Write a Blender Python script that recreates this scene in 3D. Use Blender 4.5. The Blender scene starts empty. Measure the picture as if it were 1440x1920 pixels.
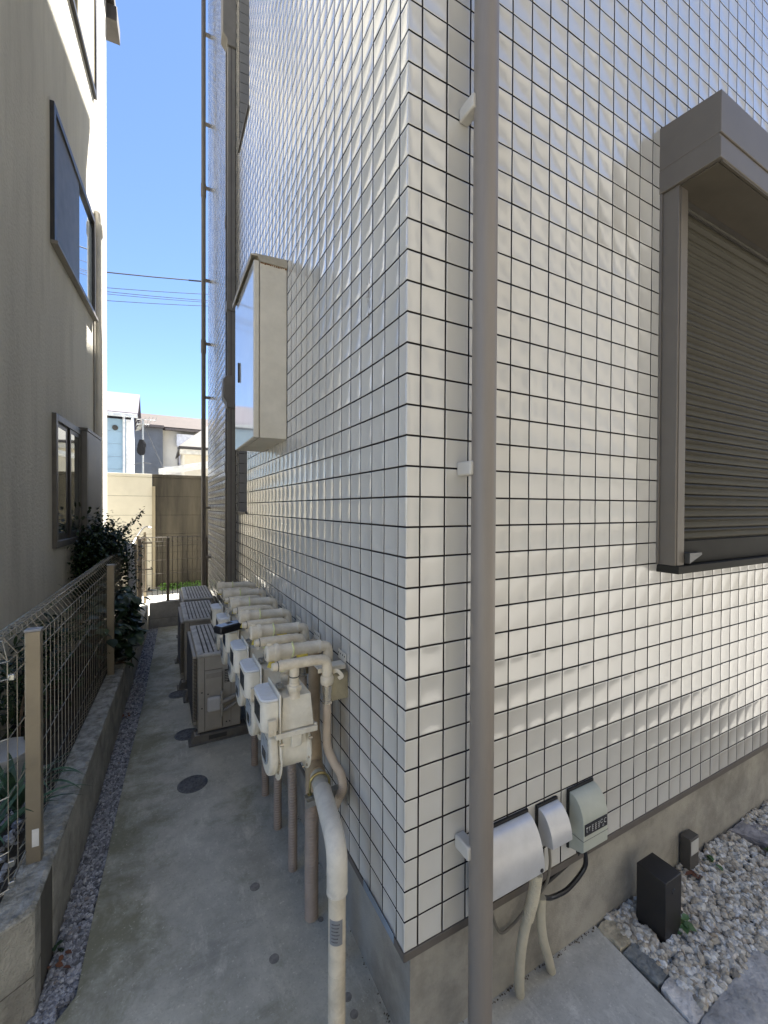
import bpy, math, random
import numpy as np
from mathutils import Vector, Matrix
R = random.Random(7)
D = bpy.data
scn = bpy.context.scene
COL = scn.collection
G = -.475                     # level of the concrete passage (z = 0 is the lower edge of the wall tiles)

# ------------------------------------------------------------------ materials
MATS = {}
def mat(name, col, rough=.6, metal=0., var=.12, vscale=6., bump=0., bscale=60., col2=None, island=0., spec=.5, streak=False, coat=0., stain=None, stscale=2., stamt=.5, detail=6., bdist=.01):
    if name in MATS: return MATS[name]
    m = D.materials.new(name); m.use_nodes = True
    nt = m.node_tree; N = nt.nodes; L = nt.links
    b = N['Principled BSDF']
    b.inputs['Roughness'].default_value = rough
    b.inputs['Metallic'].default_value = metal
    b.inputs['Specular IOR Level'].default_value = spec
    b.inputs['Coat Weight'].default_value = coat
    geo = N.new('ShaderNodeNewGeometry')
    tc = N.new('ShaderNodeTexCoord')
    mp = N.new('ShaderNodeMapping')
    L.new(tc.outputs['Object'], mp.inputs['Vector'])
    if streak: mp.inputs['Scale'].default_value = (1, 1, .12)
    nz = N.new('ShaderNodeTexNoise'); nz.inputs['Scale'].default_value = vscale; nz.inputs['Detail'].default_value = detail; nz.inputs['Roughness'].default_value = .65
    L.new(mp.outputs['Vector'], nz.inputs['Vector'])
    mx = N.new('ShaderNodeMix'); mx.data_type = 'RGBA'
    c2 = col2 or tuple(max(0, c*(1-var*2)) for c in col)
    c1 = col if col2 else tuple(min(1, c*(1+var)) for c in col)
    mx.inputs['A'].default_value = (*c1, 1); mx.inputs['B'].default_value = (*c2, 1)
    rp = N.new('ShaderNodeMapRange'); rp.inputs['From Min'].default_value = .35; rp.inputs['From Max'].default_value = .68
    L.new(nz.outputs['Fac'], rp.inputs['Value']); L.new(rp.outputs['Result'], mx.inputs['Factor'])
    out = mx.outputs['Result']
    if stain:
        n2 = N.new('ShaderNodeTexNoise'); n2.inputs['Scale'].default_value = stscale; n2.inputs['Detail'].default_value = 8; n2.inputs['Roughness'].default_value = .7
        L.new(mp.outputs['Vector'], n2.inputs['Vector'])
        r2 = N.new('ShaderNodeMapRange'); r2.inputs['From Min'].default_value = .48; r2.inputs['From Max'].default_value = .7; r2.inputs['To Max'].default_value = stamt
        L.new(n2.outputs['Fac'], r2.inputs['Value'])
        m2 = N.new('ShaderNodeMix'); m2.data_type = 'RGBA'; m2.inputs['B'].default_value = (*stain, 1)
        L.new(out, m2.inputs['A']); L.new(r2.outputs['Result'], m2.inputs['Factor']); out = m2.outputs['Result']
    if island:
        hs = N.new('ShaderNodeHueSaturation')
        r3 = N.new('ShaderNodeMapRange'); r3.inputs['To Min'].default_value = 1-island; r3.inputs['To Max'].default_value = 1+island
        L.new(geo.outputs['Random Per Island'], r3.inputs['Value']); L.new(r3.outputs['Result'], hs.inputs['Value'])
        L.new(out, hs.inputs['Color']); out = hs.outputs['Color']
    L.new(out, b.inputs['Base Color'])
    if bump:
        bn = N.new('ShaderNodeTexNoise'); bn.inputs['Scale'].default_value = bscale; bn.inputs['Detail'].default_value = 5
        L.new(tc.outputs['Object'], bn.inputs['Vector'])
        bp = N.new('ShaderNodeBump'); bp.inputs['Strength'].default_value = bump; bp.inputs['Distance'].default_value = bdist
        L.new(bn.outputs['Fac'], bp.inputs['Height']); L.new(bp.outputs['Normal'], b.inputs['Normal'])
    MATS[name] = m
    return m

def ramp_mat(name, stops, rough=.85, bump=.4, bscale=60.):
    """stones: one random colour per stone"""
    m = D.materials.new(name); m.use_nodes = True
    nt = m.node_tree; N = nt.nodes; L = nt.links; b = N['Principled BSDF']; b.inputs['Roughness'].default_value = rough
    b.inputs['Specular IOR Level'].default_value = .3
    geo = N.new('ShaderNodeNewGeometry'); cr = N.new('ShaderNodeValToRGB')
    el = cr.color_ramp.elements
    while len(el) < len(stops): el.new(.5)
    for e, (p, c) in zip(el, stops): e.position = p; e.color = (*c, 1)
    L.new(geo.outputs['Random Per Island'], cr.inputs['Fac'])
    tc = N.new('ShaderNodeTexCoord'); nz = N.new('ShaderNodeTexNoise'); nz.inputs['Scale'].default_value = bscale; nz.inputs['Detail'].default_value = 6
    L.new(tc.outputs['Object'], nz.inputs['Vector'])
    r = N.new('ShaderNodeMapRange'); r.inputs['From Min'].default_value = .3; r.inputs['From Max'].default_value = .7; r.inputs['To Min'].default_value = .72; r.inputs['To Max'].default_value = 1.2
    L.new(nz.outputs['Fac'], r.inputs['Value'])
    hs = N.new('ShaderNodeHueSaturation'); L.new(cr.outputs['Color'], hs.inputs['Color']); L.new(r.outputs['Result'], hs.inputs['Value'])
    L.new(hs.outputs['Color'], b.inputs['Base Color'])
    bp = N.new('ShaderNodeBump'); bp.inputs['Strength'].default_value = bump; bp.inputs['Distance'].default_value = .005
    L.new(nz.outputs['Fac'], bp.inputs['Height']); L.new(bp.outputs['Normal'], b.inputs['Normal'])
    MATS[name] = m
    return m

# ------------------------------------------------------------------ mesh building
class MB:
    def __init__(s): s.v = []; s.f = []; s.m = []; s.cur = 0; s.ch = []
    def add(s, vs, fs):
        o = len(s.v); s.ch.append(([tuple(v) for v in vs], fs)); s.v += [tuple(v) for v in vs]; s.f += [tuple(i+o for i in f) for f in fs]; s.m += [s.cur]*len(fs); return s
    def box(s, x0, x1, y0, y1, z0, z1, M=None, taper=0., tz=0.):
        """taper: how far the upper rectangle is drawn in"""
        t = taper
        vs = [(x0,y0,z0),(x1,y0,z0),(x1,y1,z0),(x0,y1,z0),(x0+t,y0+t,z1),(x1-t,y0+t,z1),(x1-t,y1-t,z1),(x0+t,y1-t,z1)]
        if M is not None: vs = [M @ Vector(v) for v in vs]
        return s.add(vs, [(3,2,1,0),(4,5,6,7),(0,1,5,4),(1,2,6,5),(2,3,7,6),(3,0,4,7)])
    def prism(s, poly, axis, a, b):
        """poly of 2-D points extruded along axis 0/1/2 from a to b"""
        n = len(poly)
        def P(p, t):
            q = list(p); q.insert(axis, t); return tuple(q)
        vs = [P(p, a) for p in poly]+[P(p, b) for p in poly]
        fs = [tuple(range(n))[::-1], tuple(range(n, 2*n))]+[(i, (i+1) % n, n+(i+1) % n, n+i) for i in range(n)]
        return s.add(vs, fs)
    def tube(s, pts, r, seg=12, cap=True, flat=1.):
        """r: a number or one per point"""
        P = [Vector(p) for p in pts]; n = len(P)
        rr = r if isinstance(r, (list, tuple)) else [r]*n
        T = []
        for i in range(n):
            a = P[max(0, i-1)]; b = P[min(n-1, i+1)]; t = (b-a)
            T.append(t.normalized() if t.length > 1e-9 else Vector((0,0,1)))
        up = Vector((0,0,1)) if abs(T[0].z) < .9 else Vector((1,0,0))
        u = T[0].cross(up).normalized(); vs = []; fs = []
        for i in range(n):
            u = (u - T[i]*u.dot(T[i]));
            u = u.normalized() if u.length > 1e-6 else T[i].orthogonal().normalized()
            w = T[i].cross(u)
            for k in range(seg):
                a = 2*math.pi*k/seg
                vs.append(P[i]+u*(rr[i]*math.cos(a))+w*(rr[i]*flat*math.sin(a)))
        for i in range(n-1):
            for k in range(seg):
                fs.append((i*seg+k, i*seg+(k+1) % seg, (i+1)*seg+(k+1) % seg, (i+1)*seg+k))
        if cap: fs += [tuple(range(seg))[::-1], tuple(range((n-1)*seg, n*seg))]
        return s.add(vs, fs)
    def cyl(s, a, b, r, r2=None, seg=20):
        return s.tube([a, b], [r, r if r2 is None else r2], seg)
    def build(s, name, mats, parent=None, smooth=False, bevel=0., seg=2, angle=35):
        me = D.meshes.new(name); me.from_pydata(s.v, [], s.f); me.update()
        for m in (mats if isinstance(mats, (list, tuple)) else [mats]): me.materials.append(m)
        if len(me.materials) > 1: me.polygons.foreach_set('material_index', s.m)
        if smooth or bevel:
            me.polygons.foreach_set('use_smooth', [True]*len(me.polygons))
            me.set_sharp_from_angle(angle=math.radians(angle))
        o = D.objects.new(name, me); COL.objects.link(o)
        if parent is not None:
            o.parent = parent
            top = parent
            while top.parent: top = top.parent
            o.matrix_parent_inverse = W(parent).inverted() if not top.get('local_build') else Matrix()
        if bevel:
            md = o.modifiers.new('edge', 'BEVEL'); md.width = bevel; md.segments = seg; md.limit_method = 'ANGLE'; md.angle_limit = math.radians(40); md.harden_normals = False
        return o
def split(mb, name, mats, parent, **kw):
    '''one object per shape that was added'''
    return [MB().add(v, f).build(name, mats, parent, **kw) for v, f in mb.ch]
def W(o):
    M = Matrix.LocRotScale(o.location, o.rotation_euler, o.scale)
    return W(o.parent) @ o.matrix_parent_inverse @ M if o.parent else M
def tag(o, label=None, cat=None, group=None, kind=None):
    if label: o['label'] = label
    if cat: o['category'] = cat
    if group: o['group'] = group
    if kind: o['kind'] = kind
    return o
def thing(name, label, cat, loc=(0,0,0), rz=0., group=None, local=False):
    o = D.objects.new(name, None); COL.objects.link(o); o.location = loc; o.rotation_euler = (0,0,rz); o.empty_display_size = .05
    if local: o['local_build'] = 1
    return tag(o, label, cat, group)
def dup(root, loc, label=None, drop=(), rz=None):
    r = root.copy(); COL.objects.link(r); r.location = loc
    if rz is not None: r.rotation_euler = (0, 0, rz)
    if label: r['label'] = label
    for ch in list(root.children):
        if ch.name.split('.')[0] in drop: continue
        c = ch.copy(); COL.objects.link(c); c.parent = r; c.matrix_parent_inverse = ch.matrix_parent_inverse.copy()
        for g in list(ch.children):
            d = g.copy(); COL.objects.link(d); d.parent = c; d.matrix_parent_inverse = g.matrix_parent_inverse.copy()
    return r
def fillet(pts, r, n=6):
    P = [Vector(p) for p in pts]; out = [P[0]]
    rs = r if isinstance(r, (list, tuple)) else [r]*len(P)
    for i in range(1, len(P)-1):
        a = (P[i-1]-P[i]); b = (P[i+1]-P[i]); ang = a.angle(b)
        t = min(rs[i]/max(1e-4, math.tan(ang/2)), a.length*.49, b.length*.49)
        p0 = P[i]+a.normalized()*t; p2 = P[i]+b.normalized()*t
        for k in range(n+1):
            q = k/n; out.append(p0*(1-q)**2+P[i]*2*q*(1-q)+p2*q*q)
    out.append(P[-1]); return out
def resample(pts, step):
    P = [Vector(p) for p in pts]; out = [P[0]]; acc = 0
    for a, b in zip(P, P[1:]):
        L = (b-a).length
        if L < 1e-9: continue
        d = step-acc
        while d <= L: out.append(a+(b-a)*(d/L)); d += step
        acc = L-(d-step)
    if (out[-1]-P[-1]).length > step*.3: out.append(P[-1])
    return out
def corrugated(mb, pts, r, pitch=.011, amp=.0025, seg=14):
    Q = resample(pts, pitch/4); rr = [r+amp*(.5+.5*math.cos(2*math.pi*i/4)) - amp*.5 for i in range(len(Q))]
    return mb.tube(Q, rr, seg)
def catmull(pts, n=8):
    P = [Vector(p) for p in pts]; P = [P[0]*2-P[1]]+P+[P[-1]*2-P[-2]]; out = []
    for i in range(1, len(P)-2):
        for k in range(n):
            t = k/n; a, b, c, d = P[i-1], P[i], P[i+1], P[i+2]
            out.append(.5*((2*b)+(c-a)*t+(2*a-5*b+4*c-d)*t*t+(3*b-a-3*c+d)*t**3))
    out.append(P[-2]); return out

# ------------------------------------------------------------------ colours
TILE = mat('glazed_tile', (.60,.582,.532), rough=.2, var=.015, vscale=3, island=.034, spec=1.0, bump=.012, bscale=120, coat=.9)
TILE.node_tree.nodes['Principled BSDF'].inputs['Coat IOR'].default_value = 1.75; TILE.node_tree.nodes['Principled BSDF'].inputs['Coat Roughness'].default_value = .13
GROUT = mat('dark_grout', (.013,.010,.009), rough=.9)
SIDING = mat('house_back_wall', (.55,.53,.48), rough=.8, bump=.1)
FOUND = mat('mortar_foundation', (.35,.33,.285), rough=.9, var=.10, vscale=5, bump=.25, bscale=180, stain=(.17,.16,.14), stscale=2.5, stamt=.6)
FLASH = mat('brown_flashing', (.115,.10,.085), rough=.5, var=.08)
PIPE = mat('taupe_pvc', (.225,.195,.163), rough=.42, var=.07, vscale=9, streak=True, stain=(.245,.22,.19), stscale=14, stamt=.35, bump=.03, bscale=200)
FRAME = mat('taupe_aluminium', (.165,.145,.12), rough=.42, metal=.3, var=.03)
SHUT = mat('shutter_slats', (.056,.050,.034), rough=.55, spec=.2, var=.06, vscale=5)
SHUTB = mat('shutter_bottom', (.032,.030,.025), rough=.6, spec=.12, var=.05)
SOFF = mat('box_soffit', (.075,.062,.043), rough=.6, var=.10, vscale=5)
DUCT = mat('duct_cover', (.19,.178,.16), rough=.5, var=.06)
CREAM = mat('cream_cabinet', (.64,.585,.475), rough=.5, var=.06, vscale=5, stain=(.38,.33,.24), stscale=3, stamt=.35)
CREAMD = mat('cream_hood', (.42,.37,.28), rough=.5, var=.1, vscale=6)
GLOSSY = mat('glossy_door', (.68,.68,.66), rough=.07, var=.02, spec=.8, coat=.3)
RUST = mat('rust', (.22,.09,.03), rough=.9)
METER = mat('meter_enamel', (.66,.625,.53), rough=.45, var=.07, vscale=14, stain=(.42,.34,.22), stscale=8, stamt=.45, bump=.1, bscale=90)
METERW = mat('meter_lid', (.62,.64,.66), rough=.45, var=.05, vscale=20, stain=(.45,.43,.38), stscale=14, stamt=.4)
GPIPE = mat('beige_gas_pipe', (.64,.575,.45), rough=.5, var=.10, vscale=12, stain=(.36,.28,.17), stscale=10, stamt=.55, bump=.12, bscale=70)
HOSE = mat('beige_hose', (.46,.375,.285), rough=.6, var=.06, vscale=20)
CONDU = mat('ribbed_conduit', (.40,.32,.25), rough=.6, var=.08, vscale=9, stain=(.22,.2,.16), stscale=6, stamt=.4)
RISER = mat('old_riser', (.40,.31,.205), rough=.6, var=.12, vscale=12, stain=(.2,.15,.1), stscale=8, stamt=.5)
STEEL = mat('zinc_steel', (.42,.42,.40), rough=.38, metal=.8, var=.12, vscale=30)
BRASS = mat('yellow_zinc', (.45,.38,.18), rough=.3, metal=.9, var=.1, vscale=30)
NICK = mat('fitting_nickel', (.58,.53,.45), rough=.25, metal=.85, var=.08, vscale=30)
DARKGL = mat('dark_glass', (.02,.022,.025), rough=.08, var=0)
YTAG = mat('yellow_tag', (.50,.40,.07), rough=.7, var=.2, vscale=30)
PTAG = mat('pale_ribbon', (.62,.62,.30), rough=.5, var=.2, vscale=30)
BLACK = mat('black_plastic', (.012,.012,.014), rough=.35, var=.1)
LBLUE = mat('blue_grey_plate', (.35,.45,.62), rough=.25, var=.05)
AC = mat('ac_casing', (.40,.37,.315), rough=.5, var=.06, vscale=5, stain=(.25,.23,.2), stscale=3, stamt=.35)
ACTOP = mat('ac_dirty_top', (.50,.49,.46), rough=.55, var=.10, vscale=12, stain=(.20,.185,.16), stscale=9, stamt=.75, bump=.08)
ACDARK = mat('ac_dark', (.05,.05,.048), rough=.6)
ACW = mat('ac_valve_cover', (.60,.59,.57), rough=.45, var=.05)
INSUL = mat('pipe_insulation', (.30,.285,.255), rough=.75, var=.1, vscale=20)
RESIN = mat('resin_base', (.16,.15,.13), rough=.75, var=.15, vscale=8)
CONC = None
BLOCK = mat('block_wall', (.43,.42,.375), rough=.92, var=.18, vscale=7, bump=1.0, bscale=100, bdist=.014, detail=10, stain=(.13,.125,.10), stscale=4, stamt=.6)
CAPM = mat('block_coping', (.54,.535,.495), rough=.92, vscale=16, bump=1.0, bscale=30, bdist=.035, col2=(.20,.20,.175), stain=(.10,.10,.07), stscale=13, stamt=.7, detail=10)
BLOCK_SHADED = mat('shaded_block', (.30,.30,.30), rough=.9, var=.12, vscale=6, bump=.4, bscale=110)  # same blocks as the long wall, the shade there put into the colour
MORTAR = mat('mortar_joint', (.12,.115,.10), rough=.95)
POST = mat('bronze_post', (.31,.265,.195), rough=.42, metal=.45, var=.06, vscale=8)
WIRE = mat('bronze_wire', (.36,.325,.26), rough=.38, metal=.6, var=.05)
WIREB = mat('bright_wire', (.52,.52,.50), rough=.25, metal=.9, var=.05)
STUCCO = mat('beige_stucco', (.62,.59,.51), rough=.95, var=.06, vscale=1.6, streak=True, bump=.8, bscale=34, bdist=.014, stain=(.40,.38,.325), stscale=3.0, stamt=.6, detail=9)
SILVER = mat('silver_paint', (.60,.60,.60), rough=.38, metal=.45, var=.04, vscale=14, bump=.02, bscale=300)
GREYGR = mat('grey_green_case', (.40,.42,.36), rough=.42, var=.05)
GASKET = mat('black_gasket', (.01,.01,.01), rough=.6)
WHITE = mat('white_print', (.75,.75,.73), rough=.5)
BOLL = mat('bollard_black', (.022,.020,.019), rough=.42, var=.1)
LAMPM = mat('lamp_bronze', (.085,.078,.068), rough=.42, var=.08)
DIFF = mat('lamp_lens', (.55,.54,.50), rough=.4)
PVCB = mat('service_tube', (.48,.44,.335), rough=.5, var=.08, vscale=9)
IRON = mat('cast_iron_lid', (.155,.16,.165), rough=.55, metal=.3, var=.25, vscale=60, bump=.5, bscale=220)
LEAF = mat('dark_leaf', (.030,.052,.020), rough=.5, spec=.25, island=.45, var=.2, vscale=20)
LEAFB = mat('broad_leaf', (.032,.062,.026), rough=.4, spec=.35, island=.35, var=.2, vscale=14)
STRAP = mat('strap_leaf', (.05,.105,.055), rough=.42, island=.3, var=.2, vscale=14)
GRASS = mat('sunny_grass', (.13,.26,.04), rough=.6, island=.3)
WEED = mat('weed_leaf', (.055,.11,.03), rough=.5, island=.25)
BARK = mat('twig_bark', (.12,.09,.065), rough=.9, var=.2)
DRY = mat('dry_leaf', (.16,.07,.04), rough=.8, island=.3)
SOIL = mat('dark_soil', (.055,.048,.038), rough=1, var=.25, vscale=12, bump=.8, bscale=40)
CLOTHW = mat('white_cloth', (.72,.72,.74), rough=.9, var=.04)
CLOTHB = mat('black_cloth', (.012,.012,.014), rough=.95)
POTW = mat('pale_pot', (.55,.56,.56), rough=.5, var=.06)

# concrete of the passage and the porch: fine mottling, green algae, pale scours
def concrete(name, base, algae, seed):
    m = D.materials.new(name); m.use_nodes = True; nt = m.node_tree; N = nt.nodes; L = nt.links; b = N['Principled BSDF']
    b.inputs['Roughness'].default_value = .78; b.inputs['Specular IOR Level'].default_value = .35
    tc = N.new('ShaderNodeTexCoord')
    def noise(scale, detail=8, rough=.62, stretch=(1,1,1), off=0., dist=0.):
        mp = N.new('ShaderNodeMapping'); mp.inputs['Scale'].default_value = stretch; mp.inputs['Location'].default_value = (off+seed, off*2, 0)
        L.new(tc.outputs['Object'], mp.inputs['Vector'])
        n = N.new('ShaderNodeTexNoise'); n.inputs['Scale'].default_value = scale; n.inputs['Detail'].default_value = detail; n.inputs['Roughness'].default_value = rough; n.inputs['Distortion'].default_value = dist
        L.new(mp.outputs['Vector'], n.inputs['Vector']); return n.outputs['Fac']
    def rng(v, a, c, lo=0., hi=1.):
        r = N.new('ShaderNodeMapRange'); r.inputs['From Min'].default_value = a; r.inputs['From Max'].default_value = c; r.inputs['To Min'].default_value = lo; r.inputs['To Max'].default_value = hi
        L.new(v, r.inputs['Value']); return r.outputs['Result']
    def mixc(A, Bc, f):
        x = N.new('ShaderNodeMix'); x.data_type = 'RGBA'
        if isinstance(A, tuple): x.inputs['A'].default_value = (*A, 1)
        else: L.new(A, x.inputs['A'])
        x.inputs['B'].default_value = (*Bc, 1); L.new(f, x.inputs['Factor']); return x.outputs['Result']
    c = mixc(base, tuple(k*.66 for k in base), rng(noise(2.6, 12, .72), .40, .66))
    c = mixc(c, tuple(min(1, k*1.42) for k in base), rng(noise(7, 12, .78, stretch=(1.3,.6,1), off=3, dist=.25), .53, .72, 0, .8))
    c = mixc(c, tuple(k*.50 for k in base), rng(noise(3.4, 12, .74, stretch=(.7,1.3,1), off=9, dist=.3), .55, .70, 0, .65))
    if algae:
        sx = N.new('ShaderNodeSeparateXYZ'); L.new(tc.outputs['Object'], sx.inputs[0])
        # algae keeps to the damp gravel side of the slab
        yo_ = N.new('ShaderNodeMath'); yo_.operation = 'MULTIPLY_ADD'; L.new(sx.outputs['Y'], yo_.inputs[0]); yo_.inputs[1].default_value = -.045; L.new(sx.outputs['X'], yo_.inputs[2])
        near = rng(yo_.outputs[0], -1.05, -.55, .16, -.03)
        ad = N.new('ShaderNodeMath'); ad.operation = 'ADD'; L.new(noise(3.0, 12, .75, off=6, dist=.3), ad.inputs[0]); L.new(near, ad.inputs[1])
        c = mixc(c, (.175,.175,.10), rng(ad.outputs[0], .50, .70, 0, algae))
    c = mixc(c, tuple(k*.5 for k in base), rng(noise(110, 3), .56, .72, 0, .45))
    c = mixc(c, tuple(min(1, k*1.5) for k in base), rng(noise(75, 3, off=5), .62, .74, 0, .5))
    L.new(c, b.inputs['Base Color'])
    bp = N.new('ShaderNodeBump'); bp.inputs['Strength'].default_value = .35; bp.inputs['Distance'].default_value = .004
    L.new(noise(70), bp.inputs['Height']); L.new(bp.outputs['Normal'], b.inputs['Normal'])
    MATS[name] = m; return m
CONC = concrete('passage_concrete', (.54,.525,.445), .75, 0)
CONC2 = concrete('porch_concrete', (.56,.55,.50), .12, 4)
FARG = concrete('far_ground', (.5,.48,.43), .2, 2)
STONES = [mat('slate_%s' % k, c, rough=.7, var=.28, vscale=9, bump=1.0, bscale=30, bdist=.02, detail=10, stain=s, stscale=7, stamt=.7)
          for k, c, s in [('a', (.50,.44,.32), (.17,.155,.10)), ('b', (.24,.255,.25), (.17,.18,.18)), ('c', (.60,.575,.54), (.34,.32,.30)), ('d', (.34,.32,.32), (.16,.16,.16))]]
FLAG = mat('quartzite_flag', (.62,.60,.57), rough=.7, vscale=9, col2=(.36,.345,.335), bump=1.0, bscale=16, bdist=.03, stain=(.17,.175,.165), stscale=4, stamt=.75, detail=10)

# ------------------------------------------------------------------ camera
cd = D.cameras.new('camera'); cam = D.objects.new('camera', cd); COL.objects.link(cam); scn.camera = cam
yaw, pitch, roll = .490710, -.010290, .004421
fw = Vector((math.sin(yaw)*math.cos(pitch), math.cos(yaw)*math.cos(pitch), math.sin(pitch)))
rt0 = Vector((math.cos(yaw), -math.sin(yaw), 0)); up0 = rt0.cross(fw)
rt = rt0*math.cos(roll)+up0*math.sin(roll); up = up0*math.cos(roll)-rt0*math.sin(roll)
M = Matrix((rt, up, -fw)).transposed().to_4x4(); M.translation = (-.70327, -1.16415, 1.46331)
cam.matrix_world = M
cd.sensor_fit = 'VERTICAL'; cd.sensor_height = 24; cd.lens = 784.394/1920*24; cd.clip_start = .02; cd.clip_end = 600

# ------------------------------------------------------------------ light
SUN_EL, SUN_AZ = math.radians(65.5), math.atan2(.74, .673)      # the sun stands beyond the tiled house, to the right
w = D.worlds.new('World'); scn.world = w; w.use_nodes = True
nt = w.node_tree; bg = nt.nodes['Background']
sky = nt.nodes.new('ShaderNodeTexSky'); sky.sky_type = 'NISHITA'; sky.sun_disc = False
sky.sun_elevation = SUN_EL; sky.sun_rotation = SUN_AZ; sky.air_density = .8; sky.dust_density = .05; sky.ozone_density = 3.0; sky.altitude = 2600
nt.links.new(sky.outputs['Color'], bg.inputs['Color']); bg.inputs['Strength'].default_value = .07
sl = D.lights.new('sun', 'SUN'); sl.energy = 5.0; sl.angle = math.radians(.53); sl.color = (1, .955, .88)
so = D.objects.new('sun', sl); COL.objects.link(so); so.location = (6, 6, 14)
sdir = Vector((math.cos(SUN_EL)*math.sin(SUN_AZ), math.cos(SUN_EL)*math.cos(SUN_AZ), math.sin(SUN_EL)))
so.rotation_euler = sdir.to_track_quat('Z', 'Y').to_euler()
scn.view_settings.view_transform = 'Standard'; scn.view_settings.look = 'None'; scn.view_settings.exposure = 2.48; scn.view_settings.gamma = 1
scn.cycles.max_bounces = 8; scn.cycles.diffuse_bounces = 5; scn.cycles.glossy_bounces = 4
scn.cycles.use_denoising = True

# ================================================================== ground and setting
def sheet(name, pts, z, m, kind='structure'):
    o = MB().add([(x, y, z) for x, y in pts], [tuple(range(len(pts)))]).build(name, m); o['kind'] = kind; return o
sheet('ground', [(-300,-300),(300,-300),(300,300),(-300,300)], G-.03, mat('asphalt', (.17,.165,.155), rough=.95, var=.15, vscale=2, bump=.4, bscale=90))
sheet('bounce_court', [(-14,-4.2),(-2.62,-4.2),(-2.62,.02),(-4.2,-.9),(-4.2,2.4),(-14,2.4)], G-.02, mat('bounce_concrete', (.47,.455,.42), rough=.95, var=.12, vscale=2))  # unseen pale court, added to bounce sunlight into the passage
CE = [(-2.6,.30),(-1.30,.56),(-1.08,.745),(-1.0,.85),(-.988,1.16),(-.943,2.07),(-.928,2.37),(-.846,3.74),(-.821,4.45),(-.777,5.46),(-.735,6.44)]   # left edge of the slab
pas = [(-2.6,-6)]+CE+[(.10,6.44),(.10,.10),(1.06,.10),(1.06,-6)]
def slab(name, pts, z0, z1, m):
    n = len(pts)
    mb = MB().add([(x,y,z1) for x,y in pts]+[(x,y,z0) for x,y in pts], [tuple(range(n))]+[(i, n+i, n+(i+1)%n, (i+1)%n) for i in range(n)])
    o = mb.build(name, m); o['kind'] = 'structure'; return o
slab('passage', [p for p in pas[:-3]]+[(.10,.02),(.10,-6)], G-.12, G, CONC)
slab('porch_floor', [(.104,.10),(1.075,.10),(1.06,-.1),(1.045,-.34),(.93,-1.0),(.55,-3),(.104,-3)], G-.12, G+.006, CONC2)

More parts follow.
